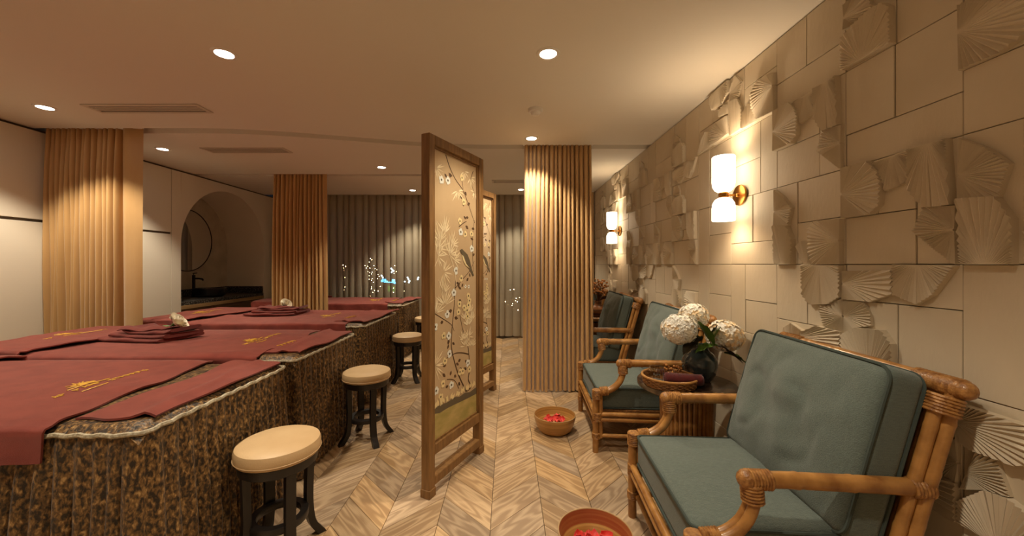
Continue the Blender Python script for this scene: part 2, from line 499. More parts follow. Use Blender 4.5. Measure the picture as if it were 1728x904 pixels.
for k in range(k0, int((WR - .184) / COLW) + 1):
    xc = .184 + (k + .5) * COLW
    if xc - COLW / 2 < WL - .02 or xc + COLW / 2 > WR + .2: continue
    right = (k % 2 == 1)
    for j in range(int((YF) / STEP) + 1, int(YB / STEP) + 1):
        yc = j * STEP + .05
        if yc < YF + .25 or yc > YB - .25: continue
        planks.append((xc, yc, right))
def seen(p):
    x, y, _ = p
    if y < 1.15: return -1e9
    px = 856 + 632 * x / y; py = 446 + 632 * CAM_H / y
    if px < 380 or px > 1240 or py > 960: return -1e9
    if x < -1.35 or (x > 1.3): return -1e9
    return -y
planks.sort(key=seen, reverse=True)
for (x, y, right) in planks[:298]:
    o = bpy.data.objects.new('plank', PM[0 if right else 1])
    col.objects.link(o); o.parent = fl
    o.location = (x, y, 0); o.rotation_euler = (0, 0, PI / 4 if right else -PI / 4)
rest = MB(); tones = []
for (x, y, right) in planks[298:]:
    q = plank_poly(right)
    M = Matrix.Translation((x, y, 0)) @ Matrix.Rotation(PI / 4 if right else -PI / 4, 4, 'Z')
    rest.add([(a, c, -.010) for a, c in q] + [(a, c, 0) for a, c in q], [(i, (i + 1) % 4, 4 + (i + 1) % 4, 4 + i) for i in range(4)] + [(4, 5, 6, 7)], M)
    tones += [rnd.random()] * 5
me = rest.mesh('plank_field', MT['oak'], smooth=False)
at = me.attributes.new('tone', 'FLOAT', 'FACE')
at.data.foreach_set('value', tones)
tag(link_mesh('plank_field', me, fl), kind='stuff')

# ------------------------------------------------------------------ ceiling with the two curtain-track slots
def slot1(x):
    t = min(1, max(0, (x + 2.75) / 2.6)); t = t * t * (3 - 2 * t)
    return 3.30 + t * .46
cl = MB()
N = 80
xs = [WL - .8 + (WR + .1 - WL + .8) * i / N for i in range(N + 1)]
SW, SH = .13, .07
S2A, S2B = 4.98, 5.08
for i in range(N):
    a, b = xs[i], xs[i + 1]
    ya, yb = slot1(a), slot1(b)
    # clockwise from below: front field, slot cheeks, slot roof, back field
    def quad(p, q, r, s): cl.add([p, q, r, s], [(0, 3, 2, 1)])
    quad((a, YF, CEIL), (b, YF, CEIL), (b, yb, CEIL), (a, ya, CEIL))
    quad((a, ya, CEIL), (b, yb, CEIL), (b, yb, CEIL + SH), (a, ya, CEIL + SH))
    quad((a, ya, CEIL + SH), (b, yb, CEIL + SH), (b, yb + SW, CEIL + SH), (a, ya + SW, CEIL + SH))
    quad((a, ya + SW, CEIL + SH), (b, yb + SW, CEIL + SH), (b, yb + SW, CEIL), (a, ya + SW, CEIL))
    if b < -.9:
        quad((a, ya + SW, CEIL), (b, yb + SW, CEIL), (b, S2A, CEIL), (a, S2A, CEIL))
        quad((a, S2A, CEIL), (b, S2A, CEIL), (b, S2A, CEIL + SH), (a, S2A, CEIL + SH))
        quad((a, S2A, CEIL + SH), (b, S2A, CEIL + SH), (b, S2B, CEIL + SH), (a, S2B, CEIL + SH))
        quad((a, S2B, CEIL + SH), (b, S2B, CEIL + SH), (b, S2B, CEIL), (a, S2B, CEIL))
        quad((a, S2B, CEIL), (b, S2B, CEIL), (b, 6.45, CEIL), (a, 6.45, CEIL))
    else:
        quad((a, ya + SW, CEIL), (b, yb + SW, CEIL), (b, 6.45, CEIL), (a, 6.45, CEIL))
    quad((a, 6.45, CEIL), (b, 6.45, CEIL), (b, 6.45, CEIL + .15), (a, 6.45, CEIL + .15))
    quad((a, 6.45, CEIL + .15), (b, 6.45, CEIL + .15), (b, YB + .1, CEIL + .15), (a, YB + .1, CEIL + .15))
cl.box(WL - .8, YF, CEIL + .17, WR + .1, YB + .1, CEIL + .22)
tag(cl.build('ceiling', MT['ceiling'], smooth=True, angle=25, weld=False), kind='structure')

# ------------------------------------------------------------------ right wall: plaster tiles with fan reliefs
wr = MB().box(WR + .012, YF, 0, WR + .12, YB, CEIL).build('wall_right', MT['joint'], smooth=False)
tag(wr, kind='structure')
UM = .408
def wy(u): return UM * (14.9 - u)
def wz(v): return CAM_H + UM * v
FANS = {
 'A': [([(0, 1), (.28, 1), (.37, .88), (.41, .77), (.40, .56), (.31, .48), (0, .48)], (0, .73), 2),
       ([(.3, .98), (.65, 1), (.65, .74), (.55, .70), (.43, .68), (.41, .77)], (.49, 1.03), 0),
       ([(.65, 1), (.93, 1), (.96, .47), (.83, .47), (.76, .48), (.65, .66)], (.8, 1.05), 2),
       ([(.76, .48), (.98, .46), (.98, 0), (.68, .28)], (.98, .27), 1)],
 'B': [([(0, .98), (.17, .85), (.3, .7), (.24, .48), (0, .51)], (0, .69), 1),
       ([(0, .51), (.23, .49), (.32, .31), (.32, 0), (.03, 0)], (.17, -.05), 2),
       ([(.57, .41), (.65, .49), (.98, .48), (.98, 0), (.63, 0), (.58, .15)], (.98, .25), 2),
       ([(.36, .22), (.44, .28), (.57, .28), (.58, .15), (.63, 0), (.47, 0)], (.52, -.06), 0)],
 'E': [([(1, .51), (1, 0), (.68, .02), (.57, .22), (.55, .44), (.64, .54), (.84, .55)], (1, .34), 2),
       ([(.32, .02), (.32, .25), (.46, .33), (.56, .31), (.59, .18), (.67, .02)], (.43, -.07), 0),
       ([(0, .56), (.21, .52), (.32, .34), (.31, .03), (.03, .02)], (.15, -.2), 1),
       ([(0, .73), (.15, .9), (.31, .73), (.23, .53), (0, .56)], (0, .68), 0)],
 'F': [([(.45, .05), (.47, .27), (.65, .36), (.98, .35), (1, .06), (.55, .02)], (1, .02), 2),
       ([(.01, .01), (.15, .24), (.28, .34), (.45, .28), (.45, .04)], (.1, -.04), 0),
       ([(.55, .61), (.47, .75), (.49, .89), (.98, .91), (.98, .72), (.84, .59)], (.73, .95), 2),
       ([(.73, .42), (.71, .54), (1, .59), (1, .38)], (1, .52), 1)],
 'G': [([(0, .02), (0, .36), (.14, .41), (.31, .45), (.42, .43), (.49, .35), (.5, .01)], (.22, -.02), 2),
       ([(0, .44), (0, .7), (.1, .7), (.28, .57), (.31, .45), (.14, .41)], (0, .56), 0)],
 'H': [([(0, .5), (0, 1), (.05, 1), (.45, .97), (.62, .8), (.5, .6), (.25, .5)], (0, .8), 1)],
 'I': [([(0, .93), (.5, .95), (.5, .73), (.3, .64), (0, .64)], (0, .8), 1),
       ([(.51, 1), (.98, .99), (.83, .75), (.71, .66), (.51, .73)], (.71, 1.03), 1),
       ([(0, .62), (.23, .63), (.29, .51), (.3, .41), (.16, .37), (0, .27)], (0, .46), 0),
       ([(0, .27), (.16, .37), (.42, .39), (.51, .28), (.52, .01), (0, .01)], (.29, -.07), 2)],
 'J': [([(.47, 1), (.98, .99), (.98, .66), (.84, .57), (.59, .54), (.49, .64)], (.73, 1.03), 2),
       ([(.7, .54), (.99, .64), (.99, .3), (.76, .31), (.71, .46)], (.99, .46), 0),
       ([(.47, .2), (.69, .31), (.99, .3), (.99, 0), (.47, 0)], (.42, .13), 2),
       ([(.09, 0), (.19, .21), (.3, .28), (.49, .21), (.46, 0)], (.28, -.06), 1)],
 'L': [([(0, .93), (.4, .92), (.45, .7), (.34, .62), (.1, .61), (0, .64)], (0, .78), 2),
       ([(0, .26), (.1, .60), (.22, .60), (.29, .38), (.16, .35)], (0, .40), 0),
       ([(0, .17), (.16, .35), (.29, .37), (.45, .3), (.48, 0), (0, 0)], (.24, -.05), 1)],
}
RECTS = {
 'A': [(0, 0, .67, .48), (.34, .48, .67, 1), (.67, 0, 1, 1), (0, .48, .34, 1)],
 'B': [(0, 0, .35, 1), (.35, .5, 1, 1), (.35, 0, 1, .5)],
 'E': [(0, 0, .33, 1), (.33, 0, 1, .6), (.33, .6, 1, 1)],
 'F': [(0, 0, 1, .42), (0, .42, .46, 1), (.46, .42, 1, 1)],
 'G': [(0, 0, .5, 1), (.5, 0, 1, 1)],
 'H': [(0, 0, 1, .5), (0, .5, 1, 1)],
 'I': [(0, .64, 1, 1), (0, 0, .52, .64), (.52, 0, 1, .64)],
 'J': [(0, .3, .5, 1), (.5, .3, 1, 1), (0, 0, 1, .3)],
 'L': [(0, 0, 1, 1)],
 'P': [(0, .34, .49, 1), (.49, .34, 1, 1), (0, 0, 1, .34)],
 'Q': [(0, .32, .52, 1), (.52, .32, 1, 1), (0, 0, 1, .32)],
 'S': [(0, .5, .68, 1), (0, 0, .68, .5), (.68, 0, 1, 1)],
 'T': [(0, 0, .37, 1), (.37, .5, 1, 1), (.37, 0, 1, .5)],
 'K': [(0, 0, .35, 1), (.35, 0, 1, .48), (.35, .48, 1, 1)],
 'O': [(0, 0, 1, 1)],
}
CELLS = {  # row -> types for columns 13 .. -1 (near to far)
 2:  'PPGPEFGPGPEFGPP',
 1:  'PHPASTIASAPIAPP',
 0:  'PBABQTABBBQBAPP',
 -1: 'OOIJKTBPIJKBPPP',
 -2: 'PLJIPQPKPTPQPPP',
 -3: 'OPOPOPOPOPOPOOO',
}
def ray_hits(poly, O, ang):
    dx, dy = math.cos(ang), math.sin(ang)
    ts = []
    for i in range(len(poly)):
        (x1, y1), (x2, y2) = poly[i], poly[(i + 1) % len(poly)]
        ex, ey = x2 - x1, y2 - y1
        den = dx * ey - dy * ex
        if abs(den) < 1e-9: continue
        t = ((x1 - O[0]) * ey - (y1 - O[1]) * ex) / den
        s = ((x1 - O[0]) * dy - (y1 - O[1]) * dx) / den
        if -1e-6 <= s <= 1 + 1e-6 and t > -1e-6: ts.append(max(t, 0))
    if not ts: return None
    return min(ts), max(ts)
def fan_mesh(poly, O, lev):
    """a slab whose face is pleated with ridges that spread from O; local y towards the far end (-u), z up, x out of the wall is -x"""
    poly = [(x * UM, y * UM) for x, y in poly]
    O = (O[0] * UM, O[1] * UM)
    cx = sum(p[0] for p in poly) / len(poly); cy = sum(p[1] for p in poly) / len(poly)
    O = (O[0] + (cx - O[0]) * .002, O[1] + (cy - O[1]) * .002)
    base = math.atan2(cy - O[1], cx - O[0])
    def rel(p):
        a = math.atan2(p[1] - O[1], p[0] - O[0]) - base
        return (a + PI) % (2 * PI) - PI
    An = [rel(p) for p in poly]
    a0, a1 = min(An) + .004, max(An) - .004
    far = max(math.hypot(p[0] - O[0], p[1] - O[1]) for p in poly)
    n = max(8, min(28, int((a1 - a0) * far / .0108)))
    angs = [(a0 + (a1 - a0) * i / (2 * n) + (rnd.uniform(-.2, .2) * (a1 - a0) / (2 * n) if 0 < i < 2 * n else 0), i % 2) for i in range(2 * n + 1)]
    for a in An:
        if a0 < a < a1: angs.append((a, 2))
    angs.sort()
    th = .013 + .006 * lev
    V, F, near, farv = [], [], [], []
    last = 0
    for a, k in angs:
        h = ray_hits(poly, O, base + a)
        if h is None: continue
        t0, t1 = h
        if t1 - t0 < 1e-5: t0 = 0
        if t1 < .003: continue
        if abs(t0 - t1) < 1e-6 or t0 < .004: t0 = min(.004, t1 * .5)
        hh = th + (.0050 if k == 1 else (-.0050 if k == 0 else 0))
        ca, sa = math.cos(base + a), math.sin(base + a)
        near.append(len(V)); V.append((-(th - .001), -(O[0] + ca * t0), O[1] + sa * t0))
        farv.append(len(V)); V.append((-hh, -(O[0] + ca * t1), O[1] + sa * t1))
    for i in range(len(near) - 1):
        F.append((near[i], farv[i], farv[i + 1], near[i + 1]))
    loop = near[::-1] + farv
    m = len(V)
    for i in loop: V.append((.004, V[i][1], V[i][2]))
    for i in range(len(loop)):
        j = (i + 1) % len(loop)
        F.append((loop[i], loop[j], m + j, m + i))
    mb = MB(); mb.v = V; mb.f = F
    me = mb.mesh('fan_relief', MT['fan'], smooth=False)
    bm = bmesh.new(); bm.from_mesh(me)
    bmesh.ops.recalc_face_normals(bm, faces=list(bm.faces)); bm.to_mesh(me); bm.free()
    return me
FM = {k: [fan_mesh(*f) for f in v] for k, v in FANS.items()}
plate_cache = {}
def plate(u0, v0, u1, v1, r, c, dep):
    z1 = min(wz(v1), CEIL - .004)
    z0 = wz(v0)
    if z1 - z0 < .03: return
    w, h = (u1 - u0) * UM - .003, z1 - z0 - .003
    key = (round(w, 3), round(h, 3))
    if key not in plate_cache:
        plate_cache[key] = MB().box(-.013, -w / 2, -h / 2, .013, w / 2, h / 2, ch=.0016).mesh('wall_tile', MT['plaster'], smooth=False)
    o = link_mesh('wall_tile', plate_cache[key], wr, (WR + .006 + dep, wy((u0 + u1) / 2), (z0 + z1) / 2))
for r, row in CELLS.items():
    for ci, t in enumerate(row):
        c = 13 - ci
        for (x0, y0, x1, y1) in RECTS[t]:
            if c + x0 < -1.5: continue
            plate(c + x0, r + y0, c + x1, r + y1, r, c, rnd.choice((0, .001, .003)))
        for fi, me in enumerate(FM.get(t, [])):
            if r == 2 and max(p[1] for p in FANS[t][fi][0]) > .935:
                continue
            link_mesh('fan_relief', me, wr, (WR - .006, wy(c), wz(r)))
bb = MB().box(WR - .014, YF, 0, WR + .012, YB - .05, .07, ch=.003).build('baseboard_right', MT['trimwhite'], smooth=False)
tag(bb, kind='structure')

# ------------------------------------------------------------------ left wall: lacquered panels and the arched niche
wl = MB().box(WL - .06, YF, 0, WL - .022, 4.66, CEIL).build('wall_left', MT['groove'], smooth=False)
tag(wl, kind='structure')
for (y0, y1) in ((-2.15, -.9), (-.9, .35), (.35, 1.9), (1.9, 3.42), (3.42, 4.64)):
    for (z0, z1) in ((.0, 1.675), (1.70, 2.478)):
        MB().box(WL - .03, y0 + .003, z0, WL, y1 - .003, z1, ch=.002).build('wall_panel', MT['lacquer'], wl, smooth=False)
AY, AR, AZ = 5.59, .815, 1.56     # arch centre, radius, springing height
ND = .63                          # niche depth
nw = MB()
y0, y1, zt = 4.644, YB, 2.478
nA = 40
archp = [(AY - AR, 0.0)] + [(AY - AR * math.cos(PI * i / nA), AZ + AR * math.sin(PI * i / nA)) for i in range(nA + 1)] + [(AY + AR, 0.0)]
for i in range(len(archp) - 1):
    (ya, za), (yb, zb) = archp[i], archp[i + 1]
    if abs(yb - ya) > 1e-6:
        nw.add([(WL, ya, za), (WL, yb, zb), (WL, yb, zt), (WL, ya, zt)], [(0, 1, 2, 3)])
    nw.add([(WL, ya, za), (WL, yb, zb), (WL - ND, yb, zb), (WL - ND, ya, za)], [(0, 3, 2, 1)])
nw.add([(WL, y0, 0), (WL, AY - AR, 0), (WL, AY - AR, zt), (WL, y0, zt)], [(0, 1, 2, 3)])
nw.add([(WL, AY + AR, 0), (WL, y1, 0), (WL, y1, zt), (WL, AY + AR, zt)], [(0, 1, 2, 3)])
nw.add([(WL, y0, 0), (WL, y0, zt), (WL - ND - .05, y0, zt), (WL - ND - .05, y0, 0)], [(0, 1, 2, 3)])
nw.add([(WL, y0, zt), (WL, y1, zt), (WL - ND - .05, y1, zt), (WL - ND - .05, y0, zt)], [(0, 1, 2, 3)])
tag(nw.build('wall_niche', MT['lacquer'], smooth=True, angle=30, weld=True), kind='structure')
nb = MB().box(WL - ND - .05, y0, 0, WL - ND + .002, y1, CEIL).build('wall_niche_back', MT['niche'], smooth=False)
tag(nb, kind='structure')
tag(MB().box(WL - ND - .05, y0, 2.482, WL - .02, y1, CEIL).build('trim_1', MT['groove'], smooth=False), kind='structure')

# wall behind the camera
tag(MB().box(WL - .8, YF - .1, 0, WR + .1, YF, CEIL).build('wall_front', MT['lacquer'], smooth=False), kind='structure')

# ------------------------------------------------------------------ back wall with two windows onto the night
W1 = (-3.85, -1.05, .30, 2.34)
W2 = (-.70, 1.25, .30, 2.34)
bw = MB()
bw.box(WL, YB, 0, WR + .1, YB + .12, W1[2])
bw.box(WL, YB, W1[3], WR + .1, YB + .12, CEIL + .15)
for (a, b) in ((WL, W1[0]), (W1[1], W2[0]), (W2[1], WR + .1)):
    bw.box(a, YB, W1[2], b, YB + .12, W1[3])
tag(bw.build('wall_back', MT['niche'], smooth=False), kind='structure')
for wi, (a, b, z0, z1) in enumerate((W1, W2)):
    w = empty('window_%d' % (wi + 1), ((a + b) / 2, YB, z0), kind='structure')
    hw, hh = (b - a) / 2, z1 - z0
    f = MB()
    for (x0, y0_, x1, y1_) in ((-hw, 0, -hw + .06, hh), (hw - .06, 0, hw, hh), (-hw, 0, hw, .06), (-hw, hh - .06, hw, hh)):
        f.box(x0, .02, y0_, x1, .09, y1_)
    f.build('window_frame', MT['windowframe'], w, smooth=False)
    nm = 3 if wi == 0 else 2
    for k in range(1, nm):
        x = -hw + 2 * hw * k / nm
        MB().box(x - .03, .03, .06, x + .03, .085, hh - .06).build('mullion', MT['windowframe'], w, smooth=False)
    MB().box(-hw + .06, .03, .42, hw - .06, .085, .48).build('transom', MT['windowframe'], w, smooth=False)
    if wi == 1:
        pts = [(-(hw - .06) * math.cos(PI * i / 24), .055, hh - .62 + .55 * math.sin(PI * i / 24)) for i in range(25)]
        MB().tube(pts, .025, 6).build('arch_bar', MT['windowframe'], w)
    for k in range(nm):
        x0 = -hw + .06 + (2 * hw - .12) * k / nm; x1 = -hw + .06 + (2 * hw - .12) * (k + 1) / nm
        MB().box(x0, .055, .06, x1, .06, hh - .06).build('pane', MT['pane'], w, smooth=False)

tr = MB().box(-9, YB + .12, -.12, 8, 13, -.02).build('terrace', MT['outside'], smooth=False)
tag(tr, kind='structure')

def bulb_at(px, py, Y):
    return ((px - 856) * Y / 632, Y, CAM_H - (py - 446) * Y / 632)
def fairy(name, pts, Y, label, mat='bulb', r=.009, cat='fairy lights', group=None):
    P = [Vector(bulb_at(px, py, Y + rnd.uniform(-.15, .15))) for px, py in pts]
    c = P[0].copy(); c.z = -.02
    e = empty(name, c, 0, label, cat, group)
    order = sorted(P, key=lambda p: p.z)
    wire = [(0, 0, 0)] + [tuple(p - c) for p in order]
    MB().tube(wire, .003, 4).build('wire', MT['wire'], e)
    mb = MB().ball((0, 0, 0), r, 8, 6)
    me = mb.mesh('bulb', MT[mat])
    for p in P: link_mesh('bulb', me, e, p - c)
    return e
fairy('fairy_lights', [(579, 447), (583, 449), (580, 452), (581, 456), (582, 468), (582, 484), (581, 489), (583, 498), (577, 498)], 8.6,
      'short vertical string of warm fairy lights outside, nearest the ochre curtain')
fairy('fairy_lights', [(625, 436), (627, 438), (623, 442), (616, 448), (618, 452), (620, 449), (624, 452), (621, 458), (624, 460), (628, 459), (627, 462), (623, 465),
                       (628, 470), (627, 473), (623, 471), (630, 476), (627, 484), (627, 487), (629, 493), (618, 498), (625, 499)], 8.8,
      'tall dense cluster of warm fairy lights outside, behind the burgundy bed')
fairy('fairy_lights', [(631, 448), (633, 453), (636, 455), (638, 463), (640, 466), (637, 470), (632, 490), (642, 483), (638, 491), (642, 498)], 8.9,
      'sparse slanting string of warm fairy lights, just left of the blue glow')
fairy('fairy_lights', [(666, 448), (665, 461), (669, 458), (665, 472), (664, 486), (664, 493), (673, 484), (674, 488), (673, 494), (682, 491), (683, 495), (694, 495), (697, 498)], 8.8,
      'low scattered warm fairy lights outside, under the white sparkles')
fairy('fairy_lights', [(867, 488), (857, 494), (851, 498), (881, 492), (880, 497), (871, 503), (877, 502), (879, 503), (870, 507), (873, 509), (853, 509), (865, 512), (864, 515), (874, 523), (884, 515), (861, 489)], 8.4,
      'warm fairy lights outside, seen through the sheer curtain beside the folding screens')
fairy('fairy_lights', [(660, 453), (662, 455), (664, 457), (661, 459), (644, 465), (646, 468), (689, 471), (691, 474), (690, 476), (683, 475), (705, 471), (706, 468), (688, 468)], 9.2,
      'white sparkling lights outside at the right of the blue glow', 'whitelight', .022)
# blue and green lit boxes on the terrace
e = empty('blue_lamp', bulb_at(654, 500, 9.4)[:2] + (-.02,), 0, 'low blue glowing lamp row outside behind the sheer curtain', 'lamp')
for (px, py, w, h) in ((648, 472, .10, .05), (651, 475, .10, .05), (657, 476, .14, .03), (664, 474, .08, .09), (666, 477, .05, .05), (645, 474, .05, .05)):
    b = Vector(bulb_at(px, py, 9.4)) - e.location
    MB().box(b.x - w / 2, b.y - .02, b.z - h / 2, b.x + w / 2, b.y + .02, b.z + h / 2, ch=.008).build('glowing_block', MT['bluelight'], e)
b = Vector(bulb_at(656, 480, 9.4)) - e.location
MB().box(-.2, -.01, 0, .3, .01, b.z).build('stand', MT['wire'], e)
e = empty('lit_sign', bulb_at(659, 500, 9.2)[:2] + (-.02,), 0, 'small green lit sign blocks outside below the blue glow', 'sign')
for (px, w) in ((656.5, .05), (664.5, .05)):
    b = Vector(bulb_at(px, 487, 9.2)) - e.location
    MB().box(b.x - w / 2, -.02, b.z - .07, b.x + w / 2, .02, b.z + .07, ch=.006).build('letter_block', MT['greenlight'], e)
b = Vector(bulb_at(659, 492, 9.2)) - e.location
MB().box(-.08, -.005, 0, .1, .015, b.z - .06).build('post', MT['wire'], e)

# ------------------------------------------------------------------ curtains
def pleats(x0, x1, folds, amp, z0, z1, seed, top_in=0.0, flat_end=0.0, nz=14, per=10, side=0.0):
    """pleated cloth hanging in the xz plane about local y=0; gathered at the head; folds wander a little downwards"""
    r = random.Random(seed)
    cuts = [0]
    for k in range(folds): cuts.append(cuts[-1] + r.uniform(.7, 1.3))
    tot = cuts[-1]
    ph = [r.uniform(.75, 1.2) for _ in range(folds)]
    dr = [r.uniform(-.3, .3) for _ in range(folds + 1)]
    wid = (x1 - x0) - flat_end
    verts, rows = [], []
    nu = folds * per
    for j in range(nz + 1):
        t = j / nz
        z = z1 + (z0 - z1) * t
        sq = 1 - top_in * (1 - t) ** 1.3
        row = []
        for i in range(nu + 1):
            k = min(i // per, folds - 1); f = i / per - k
            c = cuts[k] + (cuts[k + 1] - cuts[k]) * f
            w0 = dr[k] * (1 - f) + dr[k + 1] * f
            u = c / tot + w0 * .012 * math.sin(t * 3 + k)
            if i in (0, nu): u = c / tot
            a = amp * ph[k] * (.55 + .45 * min(1, t * 6)) * (1 + .15 * math.sin(t * 5 + k * 1.7))
            y = -a * (2 * math.sin(PI * f) ** .95 - 1)
            sx = -.20 * wid / folds * math.sin(2 * PI * f) * .5
            cx = (x0 + x1) / 2
            x = x0 + wid * u + sx
            row.append((cx + (x - cx) * sq, y + .012 * math.sin(t * 9 + k * 2.1) * .4, z + (.006 * math.sin(k * 2.3) if j == nz else 0)))
        if flat_end:
            xe = row[-1][0]
            for q in range(1, 7):
                cx = (x0 + x1) / 2
                row.append((xe + (flat_end * sq) * q / 6, -.02 * math.sin(PI * q / 6) - .006 * math.sin(t * 4 + q), z))
        verts += row
        n = len(row)
    m = MB()
    m.v = verts
    m.f = [(j * n + i, j * n + i + 1, (j + 1) * n + i + 1, (j + 1) * n + i) for j in range(nz) for i in range(n - 1)]
    return m
def curtain(name, x0, x1, Y, folds, amp, z0, z1, seed, mat, label, cat='curtain', group=None, rz=0, **kw):
    xc = (x0 + x1) / 2
    e = empty(name, (xc, Y, z0), rz, label, cat, group)
    pleats(x0 - xc, x1 - xc, folds, amp, 0, z1 - z0, seed, **kw).build('drape', MT[mat], e, angle=80)
    h = (x1 - x0) / 2
    MB().box(-h * .98, -.018, z1 - z0 - .004, h * .98, .018, z1 - z0 + .022, ch=.003).build('track', MT['trimwhite'], e, smooth=False)
    return e
curtain('curtain', WL + .03, -3.27, 3.365, 14, .045, .015, CEIL + .02, 3, 'curtain', 'ochre satin curtain gathered against the white left wall panels', flat_end=.20)
curtain('curtain', -3.16, -2.40, 5.03, 13, .05, .015, CEIL + .02, 5, 'curtain', 'ochre pleated curtain between the arched niche and the sheer window drapes', flat_end=.07, top_in=.06)
curtain('curtain', .155, .885, 3.83, 16, .036, .015, CEIL + .02, 9, 'curtain', 'tall ochre pleated curtain hanging beside the sage armchairs', top_in=.06, rz=0)
curtain('curtain', 1.27, 1.425, 6.16, 4, .03, .015, CEIL - .01, 11, 'curtain', 'narrow ochre curtain bunched at the far end of the plaster wall')
spans = [(-4.03, -2.55, 12), (-2.55, -1.15, 12), (-1.15, -.05, 10), (-.05, 1.3, 12)]
lab = ['sheer curtain panel mostly hidden by the second ochre curtain', 'sheer grey curtain panel with fairy lights behind, over the far beds',
       'sheer curtain panel behind the carved wooden screens', 'sheer curtain panel ending at the far right, behind the tall ochre curtain']
for i, (a, b, n) in enumerate(spans):
    curtain('sheer_curtain', a, b, 6.62, n, .035, .035, CEIL + .12, 20 + i, 'sheer', lab[i], group='sheer window curtains')

# ------------------------------------------------------------------ vanity in the niche
vc = empty('vanity_cabinet', (WL - ND / 2, AY, 0), 0, 'dark walnut vanity cabinet set in the arched niche', 'cabinet')
MB().box(-ND / 2 + .005, -AR + .006, 0, ND / 2 - .03, AR - .006, .77).build('body', MT['walnut'], vc, smooth=False)
for k in range(3):
    w = (2 * AR - .02) / 3
    d = MB().box(ND / 2 - .03, -AR + .01 + k * w + .003, .05, ND / 2 - .008, -AR + .01 + (k + 1) * w - .003, .715, ch=.002).build('drawer_front', MT['walnut'], vc, smooth=False)
MB().box(ND / 2 - .03, -AR + .008, .722, ND / 2 + .004, AR - .008, .77, ch=.003).build('edge_strip', MT['lightwood'], vc, smooth=False)
ct = empty('stone_countertop', (WL - ND / 2, AY, .77), 0, 'speckled dark granite countertop in the arched niche', 'countertop')
MB().box(-ND / 2 + .005, -AR + .004, 0, ND / 2 - .004, AR - .004, .05, ch=.004).build('slab', MT['granite'], ct, smooth=False)
MB().box(-ND / 2 + .005, -AR + .004, .05, -ND / 2 + .03, AR - .004, .16, ch=.003).build('backsplash', MT['granite'], ct, smooth=False)
MB().box(-ND / 2 + .03, AR - .03, .05, ND / 2 - .01, AR - .004, .16, ch=.003).build('side_splash', MT['granite'], ct, smooth=False)
MB().box(-ND / 2 + .03, -AR + .004, .05, ND / 2 - .01, -AR + .03, .16, ch=.003).build('side_splash', MT['granite'], ct, smooth=False)
bs = MB()
bs.lathe([(.0, .0), (.15, .0), (.19, .03), (.205, .10), (.205, .13), (.19, .13), (.185, .10), (.14, .04), (0, .03)], 36)
tag(bs.build('wash_basin', MT['blackceramic'], loc=(WL - .28, AY, .82)), 'round black vessel basin on the granite countertop', 'basin')
fc = empty('faucet', (WL - .52, AY, .82), 0, 'tall black faucet standing behind the black basin', 'faucet')
MB().lathe([(.028, 0), (.028, .008), (.02, .012), (.02, .31), (.022, .32), (0, .325)], 20).build('column', MT['blackmetal'], fc)
MB().tube([(0, 0, .27), (.08, 0, .27), (.13, 0, .262), (.14, 0, .24)], .013, 10).build('spout', MT['blackmetal'], fc)
MB().tube([(0, 0, .325), (-.01, 0, .345), (.05, 0, .352)], .007, 8).build('lever', MT['blackmetal'], fc)
mr = empty('round_mirror', (WL - ND + .004, AY, 1.66), 0, 'large round mirror on the back of the arched niche', 'mirror')
MX = Matrix.Rotation(PI / 2, 4, 'Y')
MB().lathe([(0, 0), (.455, 0), (.455, .012), (0, .012)], 64, M=MX).build('glass', MT['mirror'], mr, angle=30)
MB().lathe([(.455, 0), (.466, 0), (.466, .016), (.455, .016)], 64, M=MX).build('rim', MT['blackmetal'], mr)

# ------------------------------------------------------------------ ceiling fittings
def downlight(x, y, label, power=SPOT_W, size=102):
    e = empty('downlight', (x, y, CEIL), 0, label, 'downlight', 'recessed ceiling downlights')
    MB().lathe([(.046, -.001), (.048, -.006), (.062, -.006), (.066, -.003), (.067, 0), (.046, 0)], 36).build('trim_ring', MT['trimwhite'], e)
    MB().lathe([(0, -.0015), (.046, -.0015)], 32).build('lens', MT['lamp'], e)
    ld = bpy.data.lights.new('downlight_beam', 'SPOT')
    ld.energy = power; ld.color = LAMP_COL; ld.spot_size = R(size); ld.spot_blend = .5; ld.shadow_soft_size = .04
    lo = bpy.data.objects.new('downlight_beam', ld)
    col.objects.link(lo); lo.parent = e; lo.location = (0, 0, -.012)
    return e
downlight(-1.61, 2.13, 'ceiling downlight above the nearest beds, left of the wooden screen')
downlight(.233, 2.13, 'ceiling downlight above the walkway, nearest on the right')
downlight(-3.53, 2.86, 'ceiling downlight at the far left edge, by the white wall panels')
downlight(.23, 3.56, 'ceiling downlight just in front of the tall ochre curtain')
downlight(-3.58, 3.89, 'ceiling downlight beside the long air vent, near the arched niche wall')
downlight(-1.55, 4.62, 'small ceiling downlight over the third bed')
downlight(-1.53, 6.05, 'smallest ceiling downlight, close to the sheer curtains over the far bed')
downlight(.22, 6.0, 'far ceiling downlight partly hidden by the tall ochre curtain')
# the rows go on behind the photographer
for (x, y, w) in ((.233, .65, 'above the near bowl, out of frame'), (-1.61, .5, 'before the nearest bed, out of frame'), (-3.53, 1.4, 'over the head of the nearest bed, out of frame'),
               (-1.61, -1.2, 'behind the viewpoint on the left'), (.233, -1.0, 'behind the viewpoint on the right')):
    downlight(x, y, 'ceiling downlight ' + w, SPOT_W * .8)

